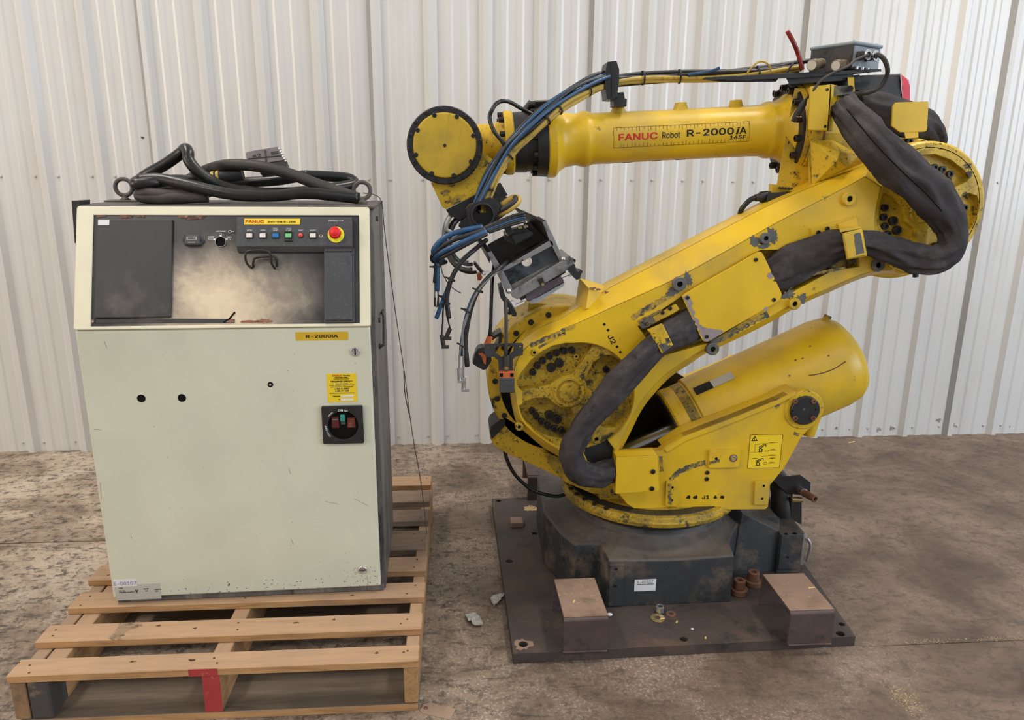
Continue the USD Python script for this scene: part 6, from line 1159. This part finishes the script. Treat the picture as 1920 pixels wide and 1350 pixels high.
for px in (1420, 1278, 1205, 1100, 1048, 1020, 952, 915):
    k = int(np.argmin([abs((p - CAM) @ CR / ((p - CAM) @ CF) * FPX + 960 - px) for p in PM])); tie(main, PM[k] + [0, -.003, 0], PM[min(k + 1, len(PM) - 1)] - PM[k - 1], .0185)
part(main, 'cut_hose', tube(path([(1290, 141, 2.17), (1330, 134, 2.16), (1350, 127, 2.15)]), .004, 8, 5), M_bluehose, True)
part(main, 'loose_loop', tube(path([(1400, 139, 2.13), (1412, 124, 2.12), (1425, 115, 2.12), (1440, 120, 2.12), (1446, 136, 2.13)]), .0028, 8, 6), M_yelcable, True)
part(main, 'loose_loop', tube(path([(1475, 137, 2.12), (1484, 123, 2.12), (1497, 116, 2.13), (1560, 108, 2.17)]), .0028, 8, 6), M_cabledusty, True)
part(main, 'black_hose', tube(path([(1290, 143, 2.19), (1345, 137, 2.19), (1440, 125, 2.19), (1510, 115, 2.19), (1565, 108, 2.2)]), .0065, 10, 6), M_blackhose, True)
part(main, 'cable_to_wrist', tube(path([(1026, 222, 2.09), (998, 214, 2.10), (975, 202, 2.09), (952, 190, 2.07), (934, 192, 2.06), (923, 205, 2.05), (918, 222, 2.05), (926, 245, 2.04), (940, 263, 2.035), (948, 277, 2.035)]), .0055, 10, 6), M_cable, True)
lug = thing('hose_clamp', PY(1150, 190, 2.18), 'black two-part hose clamp standing on the forearm lug', 'clamp')
cf = plane_y(2.13)
part(lug, 'jaw', cf.ext(bezel(cf.poly([(1139, 116), (1156, 114), (1161, 130), (1161, 150), (1157, 182), (1151, 187), (1138, 186), (1137, 175), (1134, 160), (1134, 140)]), .002), -.07, .0), M_black, 20)
part(lug, 'jaw_seam', cf.ext(cf.poly([(1146, 116), (1148, 116), (1149, 182), (1147, 182)]), -.001, .002), M_rubber, 20)
part(lug, 'bracket', cf.ext(cf.poly([(1157, 173), (1171, 172), (1173, 184), (1177, 185), (1176, 199), (1152, 199), (1152, 186), (1158, 184)]), -.06, -.01), M_black, 20)
red = part(main, 'red_tube', tube(path([(1476, 58, 2.12), (1488, 80, 2.12), (1496, 100, 2.13), (1501, 118, 2.13), (1504, 131, 2.13)]), .0062, 10, 6), M_redtube, True, 'open ended dark red tube')
jc = thing('sensor_cable', PY(1493, 228, 2.05), 'thin dusty cable with a round plug hanging from the junction box over the flange', 'cable')
part(jc, 'cable', tube([JF.at(.022, .033, .028)] + path([(1605, 112, 2.02), (1588, 125, 2.0), (1560, 138, 2.0), (1540, 150, 2.0), (1528, 165, 2.0), (1516, 180, 2.01), (1509, 190, 2.02)]), .0036, 8, 6), M_cabledusty, True)
part(jc, 'plug', lathe([(0, .005), (.010, .009), (.040, .0095), (.044, .008), (.052, .008), (.053, .006), (.060, .006)], PY(1510, 188, 2.02), PY(1490, 222, 2.03) - PY(1510, 188, 2.02), 14), M_rubber)
part(jc, 'connector_nut', cyl(PY(1496, 212, 2.027), PY(1493, 219, 2.029), .0085, 12), M_brass)
jc2 = thing('box_cable', PY(1640, 170, 2.08), 'black cable looping from the junction box round to the cable bracket', 'cable')
part(jc2, 'cable', tube([JF.at(.058, .033, .028)] + path([(1648, 103, 2.05), (1658, 112, 2.04), (1664, 128, 2.04), (1662, 145, 2.05), (1650, 163, 2.06), (1630, 173, 2.07), (1605, 176, 2.08), (1596, 176, 2.085)]), .0062, 10, 6), M_cabledusty, True)
# --- fabric sleeves
s1 = thing('fabric_sleeve', PY(1797, 450, 1.94), 'wrinkled dark fabric hose sleeve looping from the elbow bracket down into the arm', 'hose sleeve', 'fabric hose sleeves on the robot')
p_ = [(1578, 196, 2.02), (1600, 222, 1.985), (1640, 266, 1.945), (1690, 318, 1.925), (1735, 358, 1.92), (1768, 392, 1.92), (1787, 430, 1.92), (1782, 466, 1.915), (1752, 487, 1.915), (1712, 484, 1.925), (1670, 468, 1.925), (1632, 455, 1.925), (1600, 455, 1.925), (1560, 464, 1.945), (1520, 480, 1.957), (1475, 502, 1.967), (1445, 515, 1.975)]
part(s1, 'sleeve', tube(path(p_), [.034, .042, .050, .055, .055, .050, .037, .033, .036, .038, .036, .033, .030, .044, .050, .053, .050], 40, 14, flat=((0, 1, 0), [.9, .8, .75, .72, .72, .8, .95, 1, .95, .85, .8, .75, .8, .55, .42, .35, .3]), wrinkle=.0075, wscale=22, seed=2), M_sleeve, True)
seam = [(1588, 205, 1.965), (1640, 268, 1.898), (1690, 320, 1.876), (1735, 362, 1.872), (1766, 396, 1.872)]
part(s1, 'seam', tube(path(seam), .0018, 6, 8), M_hole, True)
s2 = thing('fabric_sleeve', PY(1092, 895, 1.92), 'wrinkled dark fabric hose sleeve curving down over the shoulder to the cable guard', 'hose sleeve', 'fabric hose sleeves on the robot')
p_ = [(1300, 606, 1.975), (1270, 622, 1.965), (1243, 636, 1.935), (1215, 660, 1.92), (1180, 698, 1.915), (1145, 738, 1.912), (1108, 780, 1.908), (1080, 822, 1.905), (1072, 856, 1.905), (1086, 884, 1.91), (1115, 892, 1.93), (1138, 886, 1.955), (1160, 876, 1.985)]
part(s2, 'sleeve', tube(path(p_), [.045, .046, .038, .036, .037, .038, .036, .033, .032, .033, .034, .036, .036], 36, 14, flat=((0, 1, 0), [.35, .4, .7, .8, .85, .85, .9, .95, 1, 1, .95, .9, .9]), wrinkle=.006, wscale=24, seed=5), M_sleeve, True)
s3 = thing('fabric_sleeve', PY(1640, 240, 2.17), 'dark fabric hose sleeve passing behind the square yellow shield plate', 'hose sleeve', 'fabric hose sleeves on the robot')
part(s3, 'sleeve', tube(path([(1600, 200, 2.12), (1640, 208, 2.13), (1690, 222, 2.14), (1730, 235, 2.16), (1752, 258, 2.18), (1750, 285, 2.2)]), [.040, .050, .050, .042, .032, .028], 36, 14, flat=((0, 1, 0), .8), wrinkle=.007, wscale=22, seed=9), M_sleeve, True)
part('/World/industrial_robot/lower_arm', 'hole_plug', AF.disc(AF.px(1124, 850), .045, -.04, -.014, 32), M_rubber, 30, 'black rubber bung')
part('/World/industrial_robot/lower_arm', 'slot_floor', AF.ext(slot.buffer(.002), -.034, -.028), M_yeld, False)
# --- hoses looping left of the gripper
lo = thing('hose_loop', PY(820, 470, 2.0), 'blue and black air hoses looping out to the left of the gripper', 'hoses')
for i, (pts, r, m) in enumerate([
    ([(905, 425, 1.97), (870, 432, 1.96), (840, 442, 1.955), (822, 456, 1.955), (813, 470, 1.96)], .0072, M_bluehose), ([(910, 430, 1.965), (880, 440, 1.955), (850, 450, 1.95), (825, 465, 1.955), (812, 478, 1.965)], .0066, M_blackhose),
    ([(912, 434, 1.96), (885, 446, 1.95), (855, 460, 1.945), (830, 472, 1.95), (816, 482, 1.965)], .0070, M_bluehose), ([(908, 428, 1.975), (875, 438, 1.97), (845, 452, 1.965), (820, 470, 1.965), (810, 482, 1.97)], .0055, M_blackhose),
    ([(913, 438, 1.96), (890, 450, 1.95), (860, 466, 1.945), (838, 478, 1.95), (822, 486, 1.965)], .0058, M_blackhose)]):
    part(lo, 'hose', tube(path(pts + [(pts[-1][0] + 3, pts[-1][1] + 8, 1.985), (pts[-1][0] + 14, pts[-1][1] + 5, 2.01)]), r, 10, 6), m, True)
for k in range(5): part(lo, 'hose', tube(path([(905 + 3 * k, 428 + 2 * k, 1.965), (935 + 2 * k, 415 + 3 * k, 1.975), (960 + 4 * k, 405 + 3 * k, 1.985), (985, 398 + 5 * k, 1.99)]), .0036, 8, 5), (M_cabledusty, M_blackhose, M_bluehose, M_cabledusty, M_blackhose)[k], True)
part(lo, 'hose_turn', tube(path([(935, 402, 2.0), (955, 392, 1.985), (970, 380, 1.99), (972, 373, 2.01), (962, 371, 2.03), (940, 385, 2.03)]), .0085, 10, 6), M_yelcable, True, 'dirty yellow cable turn')
part(lo, 'hose_turn', tube(path([(930, 398, 1.995), (950, 388, 1.98), (966, 376, 1.985), (966, 370, 2.0)]), .0070, 10, 6), M_cabledusty, True)
cg = thing('grey_hose_coil', PY(860, 505, 2.14), 'coil of grey air hose behind the gripper frame at left', 'hose')
for i, (cx, cy, rx, ry, yy) in enumerate(((878, 445, 44, 60, 2.13), (872, 440, 40, 52, 2.15), (880, 450, 36, 46, 2.12), (885, 455, 50, 56, 2.17))):
    part(cg, 'hose', tube([PY(cx - rx * math.sin(a) * (1 if True else 0), cy - ry * math.cos(a), yy + .01 * math.sin(3 * a + i)) for a in np.linspace(.35, 3.3, 14)], .0052, 8, 4), (M_greyhose, M_greyhose, M_bluesteel, M_cabledusty)[i], True)
part(cg, 'hose', tube(path([(845, 404, 2.11), (838, 418, 2.1), (838, 430, 2.1), (848, 436, 2.1)]), .0055, 8, 6), M_clearhose, True)
def dangling(label, hoses, sensors, base):
    t = thing('sensor_lead', base, label, 'cables', 'dangling sensor leads')
    for pts, r, m in hoses: part(t, 'lead', tube(path(pts), r, 8, 6), m, True)
    for (x0, y0), (x1, y1), yy, m in sensors:
        p0, p1 = PY(x0, y0, yy), PY(x1, y1, yy); h = part(t, 'sensor', cyl(p0, p1, .0058, 10), m); d = norm(p1 - p0)
        part(t, 'sensor_foot', hull([p1 + np.array([a, b, c]) for a in (-.006, .015) for b in (-.007, .007) for c in (-.004, .003)]), m, 20)
    return t
t1 = dangling('short cut-off sensor lead hanging furthest left below the hose loop', [([(818, 487, 1.98), (817, 505, 1.98), (815, 530, 1.98)], .0052, M_blackhose), ([(820, 487, 1.975), (821, 515, 1.975), (820, 546, 1.975)], .0055, M_bluehose), ([(815, 528, 1.98), (815, 545, 1.98), (815, 558, 1.98)], .0022, M_greyhose), ([(821, 544, 1.98), (822, 560, 1.98)], .0022, M_greyhose), ([(826, 492, 1.985), (829, 510, 1.985), (838, 528, 1.985), (850, 541, 1.985), (865, 550, 1.985)], .0014, M_wire)], [], PY(818, 575, 1.98))
part(t1, 'connector', hull([PY(x, y, yy) for x, y in ((814, 558), (817, 558), (818, 576), (814, 574)) for yy in (1.975, 1.985)]), M_black, 20); part(t1, 'connector', hull([PY(x, y, yy) for x, y in ((820, 557), (823, 557), (824, 574), (818, 577), (820, 574)) for yy in (1.975, 1.985)]), M_rustdark, 20)
tie(t1, PY(818, 500, 1.978), (0, 0, 1), .010)
t2 = dangling('pair of cut blue and black hoses with two small sensors hanging left of the gripper', [([(910, 452, 2.06), (888, 470, 2.0), (865, 492, 1.98), (848, 520, 1.975), (838, 545, 1.975), (828, 570, 1.975), (818, 597, 1.975)], .0058, M_bluehose), ([(912, 450, 2.06), (890, 468, 1.995), (866, 489, 1.975), (850, 515, 1.97), (841, 540, 1.97), (838, 565, 1.97), (842, 597, 1.97)], .0064, M_blackhose), ([(846, 522, 1.972), (836, 550, 1.972), (831, 580, 1.972), (830, 605, 1.972), (828, 628, 1.972)], .0022, M_cabledusty), ([(840, 565, 1.972), (837, 585, 1.972), (840, 600, 1.972), (844, 616, 1.972)], .0022, M_cabledusty)], [((828, 628), (832, 650), 1.972, M_darksteel), ((844, 616), (836, 634), 1.972, M_darksteel)], PY(830, 652, 1.97))
tie(t2, PY(846, 524, 1.975), (.4, 0, 1), .010); tie(t2, PY(832, 558, 1.974), (.4, 0, 1), .010); tie(t2, PY(838, 570, 1.97), (0, 0, 1), .008)
t3 = dangling('longest cut hose bundle with two small metal sensors hanging below the gripper', [([(952, 490, 2.03), (935, 505, 1.98), (915, 522, 1.965), (895, 545, 1.96), (882, 570, 1.96), (873, 600, 1.96), (868, 630, 1.96), (865, 650, 1.96), (865, 667, 1.96)], .0056, M_bluehose), ([(955, 488, 2.03), (938, 502, 1.975), (916, 520, 1.96), (897, 544, 1.955), (885, 572, 1.955), (877, 605, 1.955), (873, 640, 1.955), (876, 687, 1.955)], .0068, M_blackhose), ([(954, 492, 2.03), (936, 508, 1.968), (912, 526, 1.955), (892, 552, 1.95), (880, 580, 1.95), (869, 612, 1.95), (866, 640, 1.95), (862, 665, 1.95), (861, 690, 1.95)], .0026, M_greyhose), ([(950, 495, 2.03), (930, 512, 1.968), (905, 535, 1.95), (888, 562, 1.95), (876, 595, 1.95), (868, 625, 1.95), (869, 660, 1.95), (869, 708, 1.95)], .0026, M_greyhose)], [((861, 690), (862, 714), 1.95, M_zinc), ((870, 708), (869, 731), 1.95, M_zinc)], PY(868, 733, 1.955))
for p, r in ((PY(898, 545, 1.957), .011), (PY(877, 583, 1.957), .012), (PY(869, 648, 1.957), .011)): tie(t3, p, (.4, 0, 1), r)
# --- the two hanging orange sensors
o1 = thing('tilted_sensor', PY(905, 690, 2.0), 'black and orange sensor head tilted on its dark bracket, hanging left of the robot shoulder', 'sensor')
part(o1, 'cable', tube(path([(926, 495, 2.09), (923, 525, 2.03), (921, 570, 2.0), (920, 610, 2.0), (918, 630, 2.0)]), .0048, 8, 6), M_cable, True)
part(o1, 'strain_spring', cyl(PY(920, 608, 2.0), PY(919, 622, 2.0), .0040, 8), M_zinc)
part(o1, 'stem', cyl(PY(919, 631, 2.0), PY(912, 647, 2.0), .0085, 10), M_orange)
sf_ = plane_y(1.985)
part(o1, 'body', sf_.ext(bezel(sf_.poly([(893, 658), (903, 651), (920, 656), (922, 676), (912, 692), (906, 694), (887, 683), (886, 680)]), .002), -.045, .0), M_black, 20)
part(o1, 'orange_face', sf_.ext(sf_.poly([(896, 662), (904, 660), (912, 668), (911, 683), (907, 681), (903, 669)]), -.002, .003), M_orange, 20)
part(o1, 'bracket', sf_.ext(sf_.poly([(893, 659), (896, 653), (905, 651), (909, 656), (906, 661)]), -.04, .004), M_darksteel, 20)
o2 = thing('hanging_sensor', PY(948, 735, 1.955), 'orange topped sensor on a dark T-shaped bracket hanging in front of the shoulder', 'sensor')
hf = plane_y(1.95)
def zh(pts): return [(x / 7.107 + 870, y / 7.107 + 560) for x, y in pts]
part(o2, 'cable', tube(path([(948, 560, 1.98), (949, 600, 1.955), (949, 630, 1.945), (949, 665, 1.94)]), .0050, 8, 6), M_cabledusty, True)
tb = hf.poly(zh([(275, 605), (770, 590), (790, 610), (785, 755), (690, 770), (650, 810), (655, 970), (465, 970), (455, 820), (400, 775), (290, 780), (270, 700)]))
win = unary_union([hf.poly(zh([(410, 640), (525, 635), (535, 670), (530, 760), (500, 780), (430, 730)])), hf.poly(zh([(585, 635), (660, 635), (655, 700), (580, 770), (575, 680)])), Point(*hf.px(*zh([(325, 655)])[0])).buffer(.0025), Point(*hf.px(*zh([(750, 637)])[0])).buffer(.0025)])
part(o2, 'bracket', hf.ext(bezel(tb, .002).difference(win), -.003, 0), plain('grey_bracket', (.045, .045, .05), .5, .2), 20)
part(o2, 'plug', cyl(hf.at(*hf.px(949.5, 666), .008), hf.at(*hf.px(949.5, 684), .008), .0085, 12), M_darksteel); part(o2, 'nut', cyl(hf.at(*hf.px(949, 683), .008), hf.at(*hf.px(949, 691), .008), .0072, 6), M_brass)
c0, c1 = hf.px(*zh([(470, 960)])[0]), hf.px(*zh([(665, 1045)])[0]); part(o2, 'orange_body', hf.box(c0[0], c1[0], c1[1], c0[1], -.012, .012, .001), M_orange, 20)
for x0, x1 in ((472, 515), (612, 655)):
    a, b = hf.px(*zh([(x0, 980)])[0]), hf.px(*zh([(x1, 1025)])[0]); part('/World/hanging_sensor/orange_body', 'window', hf.box(a[0], b[0], b[1], a[1], .011, .0128), M_hole, False)
c0, c1 = hf.px(*zh([(472, 1040)])[0]), hf.px(*zh([(668, 1235)])[0]); hb = part(o2, 'head', hf.box(c0[0], c1[0], c1[1], c0[1], -.014, .014, .002), M_charcoal, 20)
for k, t_ in enumerate(('VISION', 'SENSOR')): pass
part('/World/industrial_robot', 'ground_cable', tube(path([(946, 842, 2.12), (950, 860, 2.12), (962, 885, 2.13), (980, 905, 2.14), (1003, 921, 2.15), (1040, 930, 2.16), (1062, 926, 2.17)]), .0058, 8, 6), M_cable, True)
